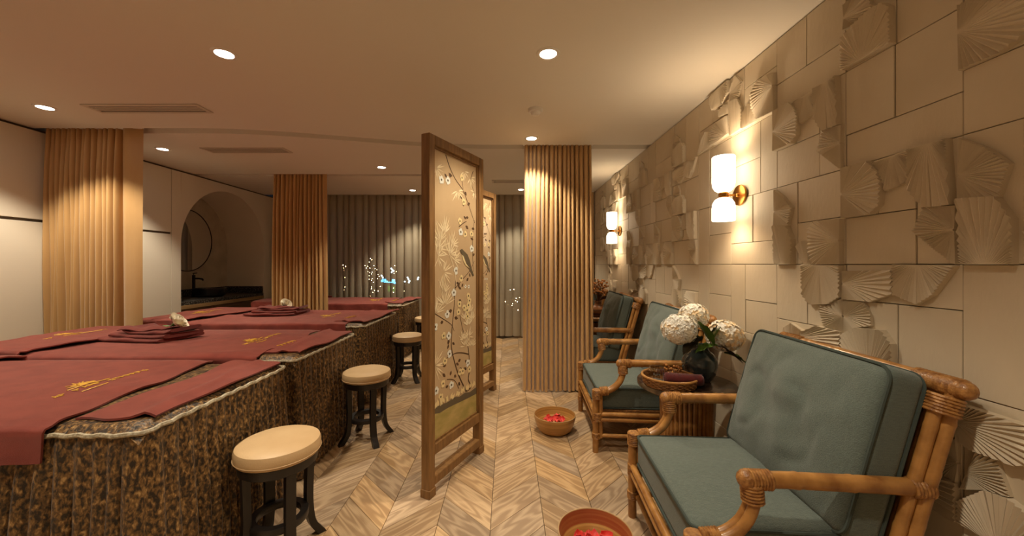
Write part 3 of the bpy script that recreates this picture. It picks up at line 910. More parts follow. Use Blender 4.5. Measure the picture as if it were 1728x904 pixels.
def vent(x0, x1, y0, y1, label):
    e = empty('air_vent', ((x0 + x1) / 2, (y0 + y1) / 2, CEIL), 0, label, 'air vent', 'linear ceiling vents')
    hx, hy = (x1 - x0) / 2, (y1 - y0) / 2
    f = MB()
    for (a, b, c, d) in ((-hx, -hy, hx, -hy + .028), (-hx, hy - .028, hx, hy), (-hx, -hy + .028, -hx + .028, hy - .028), (hx - .028, -hy + .028, hx, hy - .028)):
        f.box(a, b, -.009, c, d, -.0005, ch=.002)
    f.build('vent_frame', MT['ventgrey'], e, smooth=False)
    MB().box(-hx + .02, -hy + .02, -.003, hx - .02, hy - .02, -.0008).build('duct_shade_sheet', MT['ventdark'], e, smooth=False)  # flat dark sheet paints the shade inside the duct; the ceiling is not cut
    n = 3
    for k in range(n):
        y = -hy + .04 + (2 * hy - .08) * (k + .5) / n
        MB().box(-hx + .03, y - .010, -.008, hx - .03, y + .004, -.0035).build('slat', MT['ventgrey'], e, smooth=False)
vent(-3.20, -2.32, 2.80, 2.96, 'long linear air vent in the ceiling before the first curtain track')
vent(-3.16, -2.30, 3.84, 4.02, 'long linear air vent in the ceiling behind the first curtain track')
vent(-.22, .62, 5.32, 5.5, 'linear air vent in the far ceiling by the tall ochre curtain')
sd = empty('smoke_detector', (.218, 2.90, CEIL), 0, 'white smoke detector on the ceiling above the walkway', 'smoke detector')
MB().lathe([(.058, 0), (.058, -.012), (.05, -.022), (0, -.022)][::-1], 32).build('base', MT['trimwhite'], sd)
MB().lathe([(0, -.046), (.022, -.046), (.032, -.040), (.036, -.030), (.038, -.022), (0, -.022)], 28).build('sensor_head', MT['trimwhite'], sd)

# ------------------------------------------------------------------ wall sconces
def sconce(y, z, label):
    e = empty('wall_sconce', (WR - .012, y, z), 0, label, 'wall lamp', 'double opal glass wall sconces')
    MX = Matrix.Rotation(-PI / 2, 4, 'Y')
    MB().lathe([(0, 0), (.062, 0), (.064, .004), (.062, .012), (.05, .015), (0, .016)], 32, M=MX).build('backplate', MT['brass'], e)
    MB().tube([(-.012, 0, 0), (-.10, 0, 0)], .007, 10).build('arm', MT['brass'], e)
    MB().ball((-.02, 0, 0), .012, 10, 8).build('knob', MT['brass'], e)
    MB().lathe([(0, -.016), (.026, -.016), (.028, -.012), (.028, .012), (.026, .016), (0, .016)], 24, c=(-.105, 0, .0)).build('collar', MT['brass'], e)
    up = [(.012, .016), (.03, .018), (.048, .030), (.060, .052), (.064, .08), (.064, .232), (.061, .236), (.058, .232), (.058, .08), (.05, .05), (.03, .026), (0, .022)]
    MB().lathe(up, 32, c=(-.105, 0, 0)).build('upper_shade', MT['shadeglass'], e)
    dn = [(0, -.022), (.03, -.026), (.05, -.05), (.058, -.08), (.058, -.155), (.061, -.158), (.064, -.155), (.064, -.08), (.060, -.052), (.048, -.030), (.03, -.018), (.012, -.016)]
    MB().lathe(dn, 32, c=(-.105, 0, 0)).build('lower_shade', MT['shadeglass'], e)
    for (dz, nm, rx) in ((.24, 'upper_bulb_light', PI), (-.165, 'lower_bulb_light', 0)):
        ld = bpy.data.lights.new(nm, 'SPOT')
        ld.energy = SCONCE_W; ld.color = (1.0, .78, .52); ld.spot_size = R(150); ld.spot_blend = .9; ld.shadow_soft_size = .045
        lo = bpy.data.objects.new(nm, ld); col.objects.link(lo); lo.parent = e
        lo.location = (-.105, 0, dz); lo.rotation_euler = (rx, 0, 0)
sconce(2.30, 1.725, 'lit double opal glass sconce with brass backplate, nearest on the plaster wall')
sconce(4.76, 1.725, 'smaller looking lit double sconce far along the wall, above the dried flowers')

# ------------------------------------------------------------------ massage beds
BZ = .748
def crush(x, y, s=1.0):
    return noise.noise(Vector((x * 3.1 + s * 5, y * 3.1, s))) * .5 + noise.noise(Vector((x * 9, y * 7, s * 3))) * .22
def bed(yc, hy, x0, x1, rz, label, seed):
    xc = (x0 + x1) / 2; hx = (x1 - x0) / 2
    e = empty('massage_bed', (xc, yc, 0), rz, label, 'massage bed', 'massage beds in a row')
    r = random.Random(seed)
    # padded top: rounded slab
    def top(u, v):
        a, b = u * 2 - 1, v * 2 - 1
        x, y = hx * a, hy * b
        edge = min(1, (1 - abs(a)) * hx / .05) * 1.0, min(1, (1 - abs(b)) * hy / .05)
        z = BZ - .03 * (1 - math.sqrt(max(0, 1 - (1 - edge[0]) ** 2))) - .03 * (1 - math.sqrt(max(0, 1 - (1 - edge[1]) ** 2)))
        return (x, y, z + .004 * crush(x, y, seed))
    t = MB(); t.grid(top, 60, 30)
    t.build('padded_top', MT['velvet'], e, angle=80)
    MB().box(-hx + .06, -hy + .06, .02, hx - .06, hy - .06, BZ - .06).build('base_frame', MT['ebony'], e, smooth=False)
    # gathered skirt
    per = []
    cr = .05
    def corner(cx, cy, a0): return [(cx + cr * math.cos(a0 + PI / 2 * k / 5), cy + cr * math.sin(a0 + PI / 2 * k / 5), math.cos(a0 + PI / 2 * k / 5), math.sin(a0 + PI / 2 * k / 5)) for k in range(6)]
    loop = corner(hx - cr, hy - cr, 0) + corner(-hx + cr, hy - cr, PI / 2) + corner(-hx + cr, -hy + cr, PI) + corner(hx - cr, -hy + cr, 1.5 * PI)
    pts = []
    for i in range(len(loop)):
        a, b = loop[i], loop[(i + 1) % len(loop)]
        L = math.hypot(b[0] - a[0], b[1] - a[1]); n = max(1, int(L / .011))
        for k in range(n):
            f = k / n
            pts.append(tuple(a[q] * (1 - f) + b[q] * f for q in range(4)))
    n = len(pts); nz = 9
    V = []
    phs = []; ph = 0.0
    for i in range(n):
        ph += .011 / (.060 + .05 * noise.noise(Vector((i * .03, seed, 2.2)))) * 2 * PI
        phs.append(ph)
    turns = round(phs[-1] / (2 * PI)); phs = [p * turns * 2 * PI / phs[-1] for p in phs]
    for j in range(nz + 1):
        tt = j / nz
        z = (BZ - .02) * (1 - tt) + .012 * tt
        for i in range(n):
            x, y, nx, ny = pts[i]
            am = (.006 + .026 * min(1, tt * 2.0)) * (.7 + .5 * noise.noise(Vector((i * .05, 3, seed))))
            w = (2 * abs(math.sin(phs[i] / 2 + .25 * math.sin(tt * 4 + i * .03))) ** .7 - 1) * am + .012 * tt + .006 * noise.noise(Vector((i * .08, tt * 5, seed)))
            V.append((x + nx * w, y + ny * w, z))
    sk = MB(); sk.v = V
    sk.f = [(j * n + i, j * n + (i + 1) % n, (j + 1) * n + (i + 1) % n, (j + 1) * n + i) for j in range(nz) for i in range(n)]
    sk.f = [tuple(reversed(f)) for f in sk.f]
    sk.build('pleated_skirt', MT['velvet'], e, angle=85)
    rope = [(p[0] + p[2] * .006, p[1] + p[3] * .006, BZ - .024 + .003 * math.sin(i * .9)) for i, p in enumerate(pts)]
    MB().tube(rope[::2], .008, 6, closed=True).build('rope_piping', MT['silverrope'], e)
    return e

def cloth_z(x, y, s):
    return .014 + .007 * crush(x, y, s) + .003 * math.sin(x * 7 + s + .8 * math.sin(y * 6)) + .006 * max(0, math.sin(y * 11 + 2.2 * math.sin(x * 3 + s))) ** 6 + .005 * max(0, math.sin(x * 5 + y * 9 + s)) ** 8
def drape(name, x0, x1, yc, hy, zb, dn, df, head, label, cat, group, s, skew=0.0, lift=0.0, mat='sheet', foot_drop=0.0):
    """a towel laid over a bed: covers x0..x1 across the whole width, hangs dn on the near side and df on the far side, `head` beyond x0"""
    xc = (x0 + x1) / 2
    e = empty(name, (xc, yc, 0), 0, label, cat, group)
    ry = .028
    tot = dn + 2 * hy + df
    nx, nt = 46, 64
    def fn(u, v):
        L = (x1 - x0) + head
        sx = u * L - head
        sag = 0.0; x = x0 + sx
        if sx < 0:
            q = -sx; x = x0 - min(q, .03) ; sag = max(0, q - .02)
        p = v * tot - dn          # across coordinate from the near edge of the top
        if p < 0:
            q = -p; y = -hy - .012 - min(q, .016) - .02 * q; z = -max(0, q - .01)
            x += .012 * math.sin(x * 9 + s) * q / .1
            y -= .010 * math.sin(x * 21 + s * 2) * min(1, q / .1)
        elif p > 2 * hy:
            q = p - 2 * hy; y = hy + .012 + min(q, .016) + .02 * q; z = -max(0, q - .01)
        else:
            y = p - hy; z = 0
            ed = min(p, 2 * hy - p)
            if ed < .03: z = -.012 * (1 - ed / .03)
            if ed < .02: y = y + (-.012 if p < hy else .012) * (1 - ed / .02)
        z = zb + lift + z - sag
        if sag == 0 and 0 <= p <= 2 * hy: z += cloth_z(x, y, s)
        else: z += .008
        x += skew * (y / hy) * (1 if u > .5 else .3) * u + u * u * (.014 * math.sin(y * 8 + s) + .008 * math.sin(y * 19 + 2 * s))
        if u > .97: z -= .004
        z = max(z, zb + .004) if (sag == 0 and abs(y) < hy - .03) else z
        return (x - xc, y, z)
    mb = MB(); mb.grid(fn, nx, nt)
    mb.build('cloth', MT[mat], e, angle=80, solid=.007)
    return e

def embroidery(parent, xc, yc, s, zfun, seed, length=.40, simple=False):
    """gold emblem and a line of lettering-like stitches; text runs along local y, its top points to -x"""
    r = random.Random(seed)
    mb = MB()
    def stroke(pts, w=.0026):
        P = [Vector((xc - py, yc + px, zfun(xc - py, yc + px) + .0022)) for px, py in pts]
        mb.tube(P, w, 6, flat=.45)
    # lettering
    n = 15
    for k in range(n):
        if k in (2, 7): continue
        x = -length / 2 + length * k / n; h = .028; w = length / n * .72
        kind = r.randint(0, 5)
        if kind == 0: stroke([(x, 0), (x, h)]); stroke([(x, h), (x + w, h * .9)]); stroke([(x, h / 2), (x + w * .8, h / 2)])
        elif kind == 1: stroke([(x, 0), (x + w / 2, h), (x + w, 0)]); stroke([(x + w * .2, h * .35), (x + w * .8, h * .35)])
        elif kind == 2: stroke([(x, 0), (x, h)]); stroke([(x, h), (x + w, 0)]); stroke([(x + w, 0), (x + w, h)])
        elif kind == 3: stroke([(x + w, h), (x + w * .2, h * .9), (x, h * .6), (x + w, h * .4), (x + w * .8, 0), (x, 0)])
        elif kind == 4: stroke([(x, 0), (x, h)]); stroke([(x, h), (x + w, h * .8), (x, h * .45)])
        else: stroke([(x + w / 2, 0), (x + w / 2, h)]); stroke([(x, h), (x + w, h)])
    stroke([(-length * .34, -.030), (-length * .22, -.040), (-length * .08, -.030)], .004)
    # emblem: leaves spreading from a centre above the text
    for k in range(11):
        a = PI * (k + .5) / 11 * 1.1 - .15
        c, sn = math.cos(a), math.sin(a)
        q = .042 + .016 * (k % 2)
        stroke([(c * .012 - .04, .062 + sn * .012), (c * q * .6 - .04 - sn * .006, .062 + sn * q * .6 + c * .006), (c * q - .04, .062 + sn * q)], .0030)
    stroke([(-.12, .05), (-.08, .045), (-.04, .052), (0, .045), (.05, .05)], .004)
    stroke([(-.07, .060), (-.01, .060)], .010)
    stroke([(-.06, .073), (-.02, .073)], .008)
    return tag(mb.build('gold_embroidery', MT['gold'], parent), kind='stuff')

def folded_robe(x, y, z, rz, label, w=.50, d=.30):
    e = empty('folded_robe', (x, y, z), rz, label, 'folded robe', 'folded burgundy robes')
    r = random.Random(int(x * 100))
    for k in range(3):
        sc = 1 - .10 * k
        off = (.02 * k, .015 * k)
        def fn(u, v, k=k, sc=sc):
            # a folded flap: u around the fold, v along the length
            a = u * 2 * PI
            cx = math.cos(a); cz = math.sin(a)
            hx = d / 2 * sc; hz = .013
            px = hx * (abs(cx) ** .35) * (1 if cx >= 0 else -1)
            pz = hz * (abs(cz) ** .7) * (1 if cz >= 0 else -1)
            L = w * sc * (v - .5)
            wv = .010 * math.sin(v * 7 + k * 2 + px * 9) + .006 * noise.noise(Vector((v * 6, px * 12, k)))
            lift = .025 * max(0, abs(v - .5) - .36) / .14 * (1 if k == 2 else .25)
            return (L + off[0] + .02 * math.sin(px * 8 + k), px + off[1], .016 + k * .021 + pz + (max(0, wv) * .7 if cz > 0 else max(0, wv) * .2) + lift)
        m = MB(); m.grid(fn, 28, 30)
        for v in (0, 30):
            m.f.append(tuple(i * 31 + v for i in range(28)) if v else tuple(reversed([i * 31 for i in range(28)])))
        m.build('fold_layer', MT['robe'], e, angle=60)
    # collar flap lying across the top
    def flap(u, v):
        x_ = -.16 + .30 * v; y_ = -.10 + .13 * u + .05 * v
        return (x_, y_, .074 + .016 * math.sin(u * PI) + .007 * math.sin(v * 9 + u * 4))
    MB().grid(flap, 10, 16).build('collar_flap', MT['robe'], e, angle=80, solid=.006)
    return e
def rose(x, y, z, s, label, rz=0.0):
    e = empty('white_rose', (x, y, z), rz, label, 'rose', 'cream roses on the robes')
    M0 = Matrix.Translation((0, 0, .03 * s)) @ Matrix.Rotation(R(52), 4, 'Y')
    g = 0
    for ring, (n, rr, hh, op) in enumerate(((3, .012, .050, .0), (4, .022, .048, .25), (5, .032, .042, .55), (5, .042, .034, .95))):
        for k in range(n):
            a0 = 2 * PI * k / n + ring * .6
            aw = 2 * PI / n * .72
            def fn(u, v):
                a = a0 + (u - .5) * 2 * aw
                q = (rr * (.25 + .75 * math.sin(v * PI / 2)) + op * .018 * v * v - (u - .5) ** 2 * .01 * v) * s
                z_ = hh * s * v * (1 - .5 * (2 * u - 1) ** 4 * v)
                return (q * math.cos(a), q * math.sin(a), z_ - .01 * s)
            MB().grid(fn, 6, 6, M=M0).build('petal', MT['rose'], e, angle=80)
    MB().lathe([(0, -.028 * s), (.008 * s, -.024 * s), (.012 * s, -.008 * s), (0, 0)], 10, M=M0).build('calyx', MT['leaf'], e)
    MB().tube([M0 @ Vector((0, 0, -.02 * s)), M0 @ Vector((-.0, 0.005, -.075 * s))], .003 * s, 6).build('stem', MT['stem'], e)
    for q in (1, -1):
        def lf(u, v):
            t = v; w = math.sin(t * PI) * .016 * s * (u * 2 - 1)
            return (-.03 * s - .05 * t * s, q * (.012 * s + .025 * t * s) + w, .012 * s + .004 * math.sin(u * PI))
        MB().grid(lf, 4, 8).build('leaf', MT['leaf'], e, angle=80)
    return e

BEDS = [  # yc, half width, head x, foot x, turn
    (1.690, .425, -3.32, -1.245, 0, 'nearest massage bed with brown crushed velvet skirt, at lower left'),
    (2.670, .435, -3.34, -1.265, 0, 'second massage bed from the front, with a cream rose on the robe'),
    (3.955, .500, -3.40, -1.325, 0, 'third massage bed, just behind the first ochre curtain'),
    (5.680, .480, -3.50, -1.45, 0, 'farthest massage bed, standing by the sheer window curtains')]
ordn = ['nearest', 'second', 'third', 'farthest']
for i, (yc, hy, xh, xf, rz, label) in enumerate(BEDS):
    bed(yc, hy, xh, xf, R(rz), label, i + 1)
    s = i * 1.7 + .4
    shx = (-1.60, -1.515, -1.57, -1.71)[i]; skw = (-.065, -.035, -.09, -.03)[i]
    sh = drape('bed_towel', xh, shx, yc, hy, BZ, .125, .11, .16, 'burgundy terry towel spread over the %s massage bed with gold embroidery' % ordn[i], 'towel', 'burgundy bed towels', s, skew=skw)
    xc = (xh + shx) / 2
    tx = (-1.82, -1.74, -1.84, -1.96)[i]
    embroidery(sh, tx - xc, .02, s, lambda x, y, s=s, xc=xc: BZ + cloth_z(x + xc, y, s), 3 + i)
    bl = drape('folded_blanket', xh - .01, (-2.86, -2.80, -2.92, -3.0)[i], yc, hy - .005, BZ, .15, .12, .20, 'burgundy blanket folded over the head end of the %s massage bed' % ordn[i], 'blanket', 'burgundy head-end blankets', s + 9, skew=.10, lift=.032)
    if i > 0:
        embroidery(bl, -.02, .05, s, lambda x, y, s=s, q=(xh - .01 + (-2.86, -2.80, -2.92, -3.0)[i]) / 2: BZ + .032 + cloth_z(x + q, y, s + 9), 13 + i)
    # runner folded across the foot end
    rn = empty('foot_towel', ((-1.40, -1.40, -1.47, -1.57)[i], yc + .02, BZ), R((2, -3, -6, -4)[i]), 'small burgundy towel laid across the foot of the %s massage bed' % ordn[i], 'towel', 'burgundy foot towels')
    hw = (.135, .125, .15, .13)[i]; hl = hy - .055
    def rf(u, v, hw=hw, hl=hl, s=s):
        x = -hw + 2 * hw * u; y = -hl + 2 * hl * v
        q = 1 - abs(2 * u - 1)
        return (x + .016 * math.sin(y * 5 + s) + .007 * math.sin(y * 14 + u * 2), y + .02 * math.sin(u * 3 + s) * (2 * v - 1) + .008 * math.sin(u * 9), .011 + .016 * max(0, crush(x, y, s + 4)) + .010 * max(0, math.sin(y * 7 + x * 9 + s)) ** 3 + .012 * max(0, math.sin(x * 22 + y * 2.5 + s)) ** 8 - .004 * (q < .08))
    MB().grid(rf, 14, 36).build('cloth', MT['sheet'], rn, angle=80, solid=.008)
    if i in (1, 2, 3):
        m = MB()
        for k in range(5):
            yy = -hl * .75 + k * .035
            m.tube([(-hw * .55, yy, .030), (-hw * .4, yy + .018, .031), (-hw * .25, yy + .006, .030)], .003, 5)
        tag(m.build('gold_embroidery', MT['gold'], rn), kind='stuff')
folded_robe(-2.56, 2.70, BZ + .012, R(-8), 'folded burgundy robe on the second bed, under the larger cream rose')
rose(-2.42, 2.74, BZ + .088, 1.25, 'larger cream rose lying on the robe of the second bed', R(20))
folded_robe(-2.46, 4.02, BZ + .012, R(4), 'folded burgundy robe on the third bed, under the smaller cream rose')
rose(-2.40, 4.05, BZ + .088, 1.05, 'smaller cream rose lying on the robe of the third bed', R(-25))

# ------------------------------------------------------------------ stools
def make_stool():
    e = empty('round_stool', (0, 0, 0))
    MB().lathe([(0, .445), (.150, .445), (.165, .450), (.171, .462), (.171, .492), (.166, .506), (.150, .513), (.08, .517), (0, .518)], 48).build('seat_cushion', MT['leather'], e)
    MB().tube([(.1715 * math.cos(2 * PI * k / 60), .1715 * math.sin(2 * PI * k / 60), .463) for k in range(60)], .0022, 5, closed=True).build('seam', MT['leather'], e)
    MB().lathe([(0, .402), (.148, .402), (.156, .408), (.158, .445), (0, .445)], 40).build('seat_ring', MT['ebony'], e)
    for k in range(4):
        a = PI / 4 + k * PI / 2 + .15
        ca, sa = math.cos(a), math.sin(a)
        prof = spline([(.132, .43), (.128, .30), (.128, .17), (.142, .07), (.185, 0)], 5)if False else spline([(.132, 0, .43), (.128, 0, .30), (.127, 0, .17), (.142, 0, .07), (.188, 0, 0)], 5)
        m = MB(); V = []; F = []
        n = len(prof)
        for i, p in enumerate(prof):
            w = .020; t_ = .015
            d = (prof[min(i + 1, n - 1)] - prof[max(i - 1, 0)]).normalized()
            nx = Vector((d.z, 0, -d.x)) if i < n - 1 else Vector((1, 0, 0))
            if i == n - 1: nx = Vector((-1, 0, 0))
            for (q, ww) in ((-1, -1), (1, -1), (1, 1), (-1, 1)):
                pt = p + nx * (q * t_) + Vector((0, ww * w, 0))
                V.append((pt.x * ca - pt.y * sa, pt.x * sa + pt.y * ca, max(0, pt.z)))
        for i in range(n - 1):
            for k2 in range(4):
                F.append((i * 4 + k2, i * 4 + (k2 + 1) % 4, (i + 1) * 4 + (k2 + 1) % 4, (i + 1) * 4 + k2))
        F += [(0, 1, 2, 3), tuple((n - 1) * 4 + q for q in (3, 2, 1, 0))]
        m.add(V, F); m.build('leg', MT['ebony'], e, angle=30, weld=True)
    MB().lathe([(.088, .15), (.118, .15), (.120, .153), (.120, .177), (.118, .18), (.088, .18), (.086, .177), (.086, .153), (.088, .15)], 40).build('foot_ring', MT['ebony'], e)
    return e
st0 = make_stool()
for i, (x, y, rz, label) in enumerate(((-1.03, 1.69, -4, 'nearest cream topped round stool with dark flared legs, at the bottom edge'),
                                       (-1.05, 2.80, -14, 'second cream round stool, beside the second massage bed'),
                                       (-1.12, 4.22, -6, 'third cream round stool, seen left of the carved screen post'),
                                       (-1.215, 5.62, -10, 'farthest cream round stool, mostly hidden behind the screen post'))):
    o = st0 if i == 0 else copy_tree(st0)
    o.location = (x, y, 0); o.rotation_euler = (0, 0, R(rz))
    tag(o, label, 'stool', 'cream leather round stools')

# ------------------------------------------------------------------ painted screens
def make_screen():
    L, H = .601, 2.03
    e = empty('folding_screen', (0, 0, 0))
    pw, pd = .052, .058
    for x in (0, L - pw):
        p = MB().box(x, -pd / 2, .045, x + pw, pd / 2, H, ch=.003).build('post', MT['frame'], e, smooth=False)
        MB().box(x - .004, -pd / 2 - .004, 0, x + pw + .004, pd / 2 + .004, .048, ch=.003).build('foot', MT['frame'], p, smooth=False)
    MB().box(pw, -pd / 2, H - .055, L - pw, pd / 2, H, ch=.003).build('top_rail', MT['frame'], e, smooth=False)
    MB().box(pw, -pd / 2, .225, L - pw, pd / 2, .285, ch=.003).build('middle_rail', MT['frame'], e, smooth=False)
    MB().box(pw, -pd / 2, .055, L - pw, pd / 2, .105, ch=.003).build('bottom_rail', MT['frame'], e, smooth=False)
    f = MB()
    x0, x1, z0, z1 = pw, L - pw, .285, H - .055
    for (a, b, c, d) in ((x0, z0, x0 + .012, z1), (x1 - .012, z0, x1, z1), (x0, z0, x1, z0 + .012), (x0, z1 - .012, x1, z1)):
        f.box(a, -.016, b, c, .016, d)
    f.build('bead_moulding', MT['frame'], e, smooth=False)
    silk = MB().box(x0 + .006, -.006, z0 + .006, x1 - .006, .006, z1 - .006).build('silk_panel', MT['silk'], e, smooth=False)
    # ---- painting: thin flat print just proud of the silk, front side
    yf = [-.0066]
    def lay(): yf[0] -= .000004; return yf[0]
    def poly(mb, pts):
        y = lay()
        mb.add([(p[0], y, p[1]) for p in pts], [tuple(range(len(pts)))])
    def cl(x, z): return (min(max(x, x0 + .013), x1 - .013), min(max(z, z0 + .013), z1 - .013))
    def leaf(mb, x, z, a, l, w):
        ca, sa = math.cos(a), math.sin(a)
        pts = [(0, 0), (l * .25, w * .8), (l * .55, w), (l, 0), (l * .55, -w), (l * .25, -w * .8)]
        poly(mb, [cl(x + p * ca - q * sa, z + p * sa + q * ca) for p, q in pts])
    def ribbon(mb, pts, w0, w1):
        P = spline([(p[0], 0, p[1]) for p in pts], 5)
        n = len(P); y = lay(); V = []
        for i, p in enumerate(P):
            d = (P[min(i + 1, n - 1)] - P[max(i - 1, 0)]).normalized()
            w = w0 + (w1 - w0) * i / n
            for s in (-1, 1):
                q = cl(p.x - d.z * w * s, p.z + d.x * w * s)
                V.append((q[0], y, q[1]))
        mb.add(V, [(2 * i, 2 * i + 1, 2 * i + 3, 2 * i + 2) for i in range(n - 1)])
    rr = random.Random(4)
    br = MB()
    ribbon(br, [(.184, 1.957), (.226, 1.891), (.287, 1.831), (.379, 1.772), (.457, 1.67), (.518, 1.581)], .0045, .002)
    ribbon(br, [(.326, 1.537), (.379, 1.567), (.417, 1.582)], .003, .002)
    ribbon(br, [(.287, 1.153), (.36, 1.199), (.457, 1.259), (.514, 1.323)], .003, .0015)
    ribbon(br, [(.061, 1.026), (.147, .983), (.243, .931), (.274, .886)], .003, .0015)
    ribbon(br, [(.444, .706), (.369, .731), (.284, .746), (.185, .734)], .005, .002)
    ribbon(br, [(.41, .472), (.326, .597), (.274, .703), (.243, .8), (.25, .9), (.27, 1.02), (.28, 1.12), (.29, 1.2)], .006, .0025)
    ribbon(br, [(.414, .471), (.472, .484), (.437, .543), (.456, .612), (.444, .706), (.426, .777), (.369, .883), (.337, .982)], .006, .002)
    ribbon(br, [(.326, .515), (.274, .582), (.194, .609)], .003, .002)
    ribbon(br, [(.50, 1.93), (.47, 1.86), (.518, 1.78)], .003, .0015)
    ribbon(br, [(.50, 1.25), (.49, 1.45), (.515, 1.60)], .0025, .0015)
    ribbon(br, [(.36, 1.86), (.37, 1.80), (.385, 1.75)], .0025, .0015)
    tag(br.build('painted_branches', MT['inkbrown'], silk, smooth=False), kind='stuff')
    lv = MB()
    for (x, z) in [(.184, 1.848), (.226, 1.852), (.247, 1.835), (.405, 1.777), (.379, 1.733), (.437, 1.697), (.394, 1.68), (.394, 1.618), (.453, 1.614), (.451, 1.541),
                   (.493, 1.547), (.477, 1.482), (.502, 1.365), (.305, 1.191), (.332, 1.165), (.427, 1.197), (.473, 1.222), (.296, 1.112), (.143, .964), (.263, 1.025),
                   (.288, .977), (.217, .822), (.263, .825), (.214, .795), (.305, .69), (.347, .65), (.41, .684), (.284, .619), (.243, .628), (.194, .635), (.194, .572),
                   (.326, 1.16), (.337, 1.082), (.369, 1.16), (.43, .62), (.20, .70), (.33, .56), (.36, .70), (.46, .66)]:
        leaf(lv, x - .012, z - .006, rr.uniform(-.9, 1.2) if rr.random() < .7 else rr.uniform(1.8, 3.4), rr.uniform(.030, .042), rr.uniform(.008, .012))
    tag(lv.build('painted_leaves', MT['inkleaf'], silk, smooth=False), kind='stuff')
    bb_ = MB()
    for (x, z, n, l, a0, a1) in [(.09, 1.855, 8, .085, -2.6, .9), (.314, 1.766, 8, .085, -2.9, .3), (.388, 1.902, 6, .06, -2.8, .2), (.467, 1.878, 6, .07, -2.4, .4), (.518, 1.791, 5, .055, -3.4, -.4),
                                (.176, 1.486, 8, .10, .5, 2.6), (.128, 1.44, 7, .11, .3, 2.9), (.113, 1.393, 9, .11, -.6, 2.8), (.252, 1.418, 7, .09, -.3, 2.2), (.226, 1.359, 9, .10, -.6, 2.4), (.16, 1.254, 10, .10, -2.2, 1.6),
                                (.269, 1.331, 6, .085, -.9, 1.2), (.105, 1.347, 8, .09, -1.5, 2.0), (.168, 1.131, 6, .09, .2, 2.4), (.175, 1.057, 11, .11, .1, 3.0), (.085, 1.02, 8, .10, .0, 2.2), (.075, .72, 9, .10, -1.4, 1.5),
                                (.437, .897, 9, .07, .4, 2.9), (.38, .81, 9, .07, .4, 2.9), (.484, .928, 8, .07, .4, 2.9), (.437, .824, 8, .065, -.4, 3.4), (.403, .769, 8, .065, -.2, 3.2), (.46, .98, 7, .07, .6, 2.6), (.48, .75, 7, .06, .2, 2.6), (.40, .94, 6, .06, .5, 2.7)]:
        for k in range(n):
            a = a0 + (a1 - a0) * (k + rr.uniform(.2, .8)) / n
            q = l * rr.uniform(.65, 1.1)
            leaf(bb_, x + .008 * math.cos(a), z + .008 * math.sin(a), a, q, .0045)
    ribbon(bb_, [(.176, 1.491), (.184, 1.425), (.235, 1.34), (.278, 1.262), (.296, 1.172)], .003, .003)
    ribbon(bb_, [(.069, 1.278), (.113, 1.347), (.128, 1.431)], .003, .002)
    tag(bb_.build('painted_bamboo', MT['inkcream'], silk, smooth=False), kind='stuff')
    def flower(mp, mc, x, z, r):
        for k in range(5):
            a = 2 * PI * k / 5 + rr.random()
            pts = [cl(x + .62 * r * math.cos(a) + .55 * r * math.cos(t), z + .62 * r * math.sin(a) + .55 * r * math.sin(t)) for t in [2 * PI * q / 9 for q in range(9)]]
            poly(mp, pts)
        poly(mc, [cl(x + .34 * r * math.cos(2 * PI * q / 8), z + .34 * r * math.sin(2 * PI * q / 8)) for q in range(8)])
    fw, fy, fc_ = MB(), MB(), MB()
    for (x, z) in [(.141, 1.798), (.206, 1.807), (.347, 1.507), (.481, 1.405), (.292, 1.261), (.402, 1.157), (.441, 1.154), (.269, 1.126), (.198, 1.001), (.214, .868), (.223, .757), (.432, .652), (.089, .572), (.243, .562), (.08, .942)]:
        flower(fw, fc_, x, z, .022 if z not in (1.157, 1.154) else .011)
    for (x, z) in [(.337, 1.575), (.398, 1.497), (.477, 1.505), (.35, 1.212), (.382, 1.703), (.36, 1.855), (.162, .877), (.156, .595), (.134, .524), (.337, .617), (.449, .607), (.175, .725), (.437, 1.093), (.437, 1.032), (.426, .96), (.369, .615), (.45, 1.06), (.42, 1.0), (.385, 1.02), (.33, 1.05), (.32, 1.0)]:
        flower(fy, fc_, x, z, .020)
    tag(fw.build('painted_white_blossoms', MT['inkwhite'], silk, smooth=False), kind='stuff')
    tag(fy.build('painted_yellow_blossoms', MT['inkyellow'], silk, smooth=False), kind='stuff')
    tag(fc_.build('painted_flower_eyes', MT['inkdark'], silk, smooth=False), kind='stuff')
    bd = MB()
    poly(bd, [(.332, 1.39), (.36, 1.40), (.382, 1.388), (.427, 1.364), (.457, 1.322), (.473, 1.28), (.508, 1.226), (.493, 1.221), (.447, 1.27), (.402, 1.296), (.369, 1.332), (.36, 1.367)])
    bd.build('painted_bird', MT['inkdark'], silk, smooth=False)
    bd = MB()
    poly(bd, [(.362, 1.362), (.378, 1.352), (.41, 1.305), (.45, 1.276), (.402, 1.294), (.369, 1.33)])
    bd.build('painted_bird_breast', MT['inkyellow'], silk, smooth=False)
    gr = MB()
    top = [(x0 + .012, .483), (.12, .478), (.2, .470), (.274, .476), (.33, .462), (.392, .468), (.45, .455), (x1 - .012, .462)]
    for i in range(len(top) - 1):
        y = yf[0]
        gr.add([(top[i][0], y, z0 + .012), (top[i + 1][0], y, z0 + .012), (top[i + 1][0], y, top[i + 1][1]), (top[i][0], y, top[i][1])], [(0, 1, 2, 3)])
    gr.build('painted_ground', MT['inkgreen'], silk, smooth=False)
    dk = MB(); lay()
    for i in range(len(top) - 1):
        y = yf[0]
        dk.add([(top[i][0], y, top[i][1] - .035 - .01 * (i % 2)), (top[i + 1][0], y, top[i + 1][1] - .045 + .01 * (i % 2)), (top[i + 1][0], y, top[i + 1][1]), (top[i][0], y, top[i][1])], [(0, 1, 2, 3)])
    dk.build('painted_bank', MT['inkdark'], silk, smooth=False)
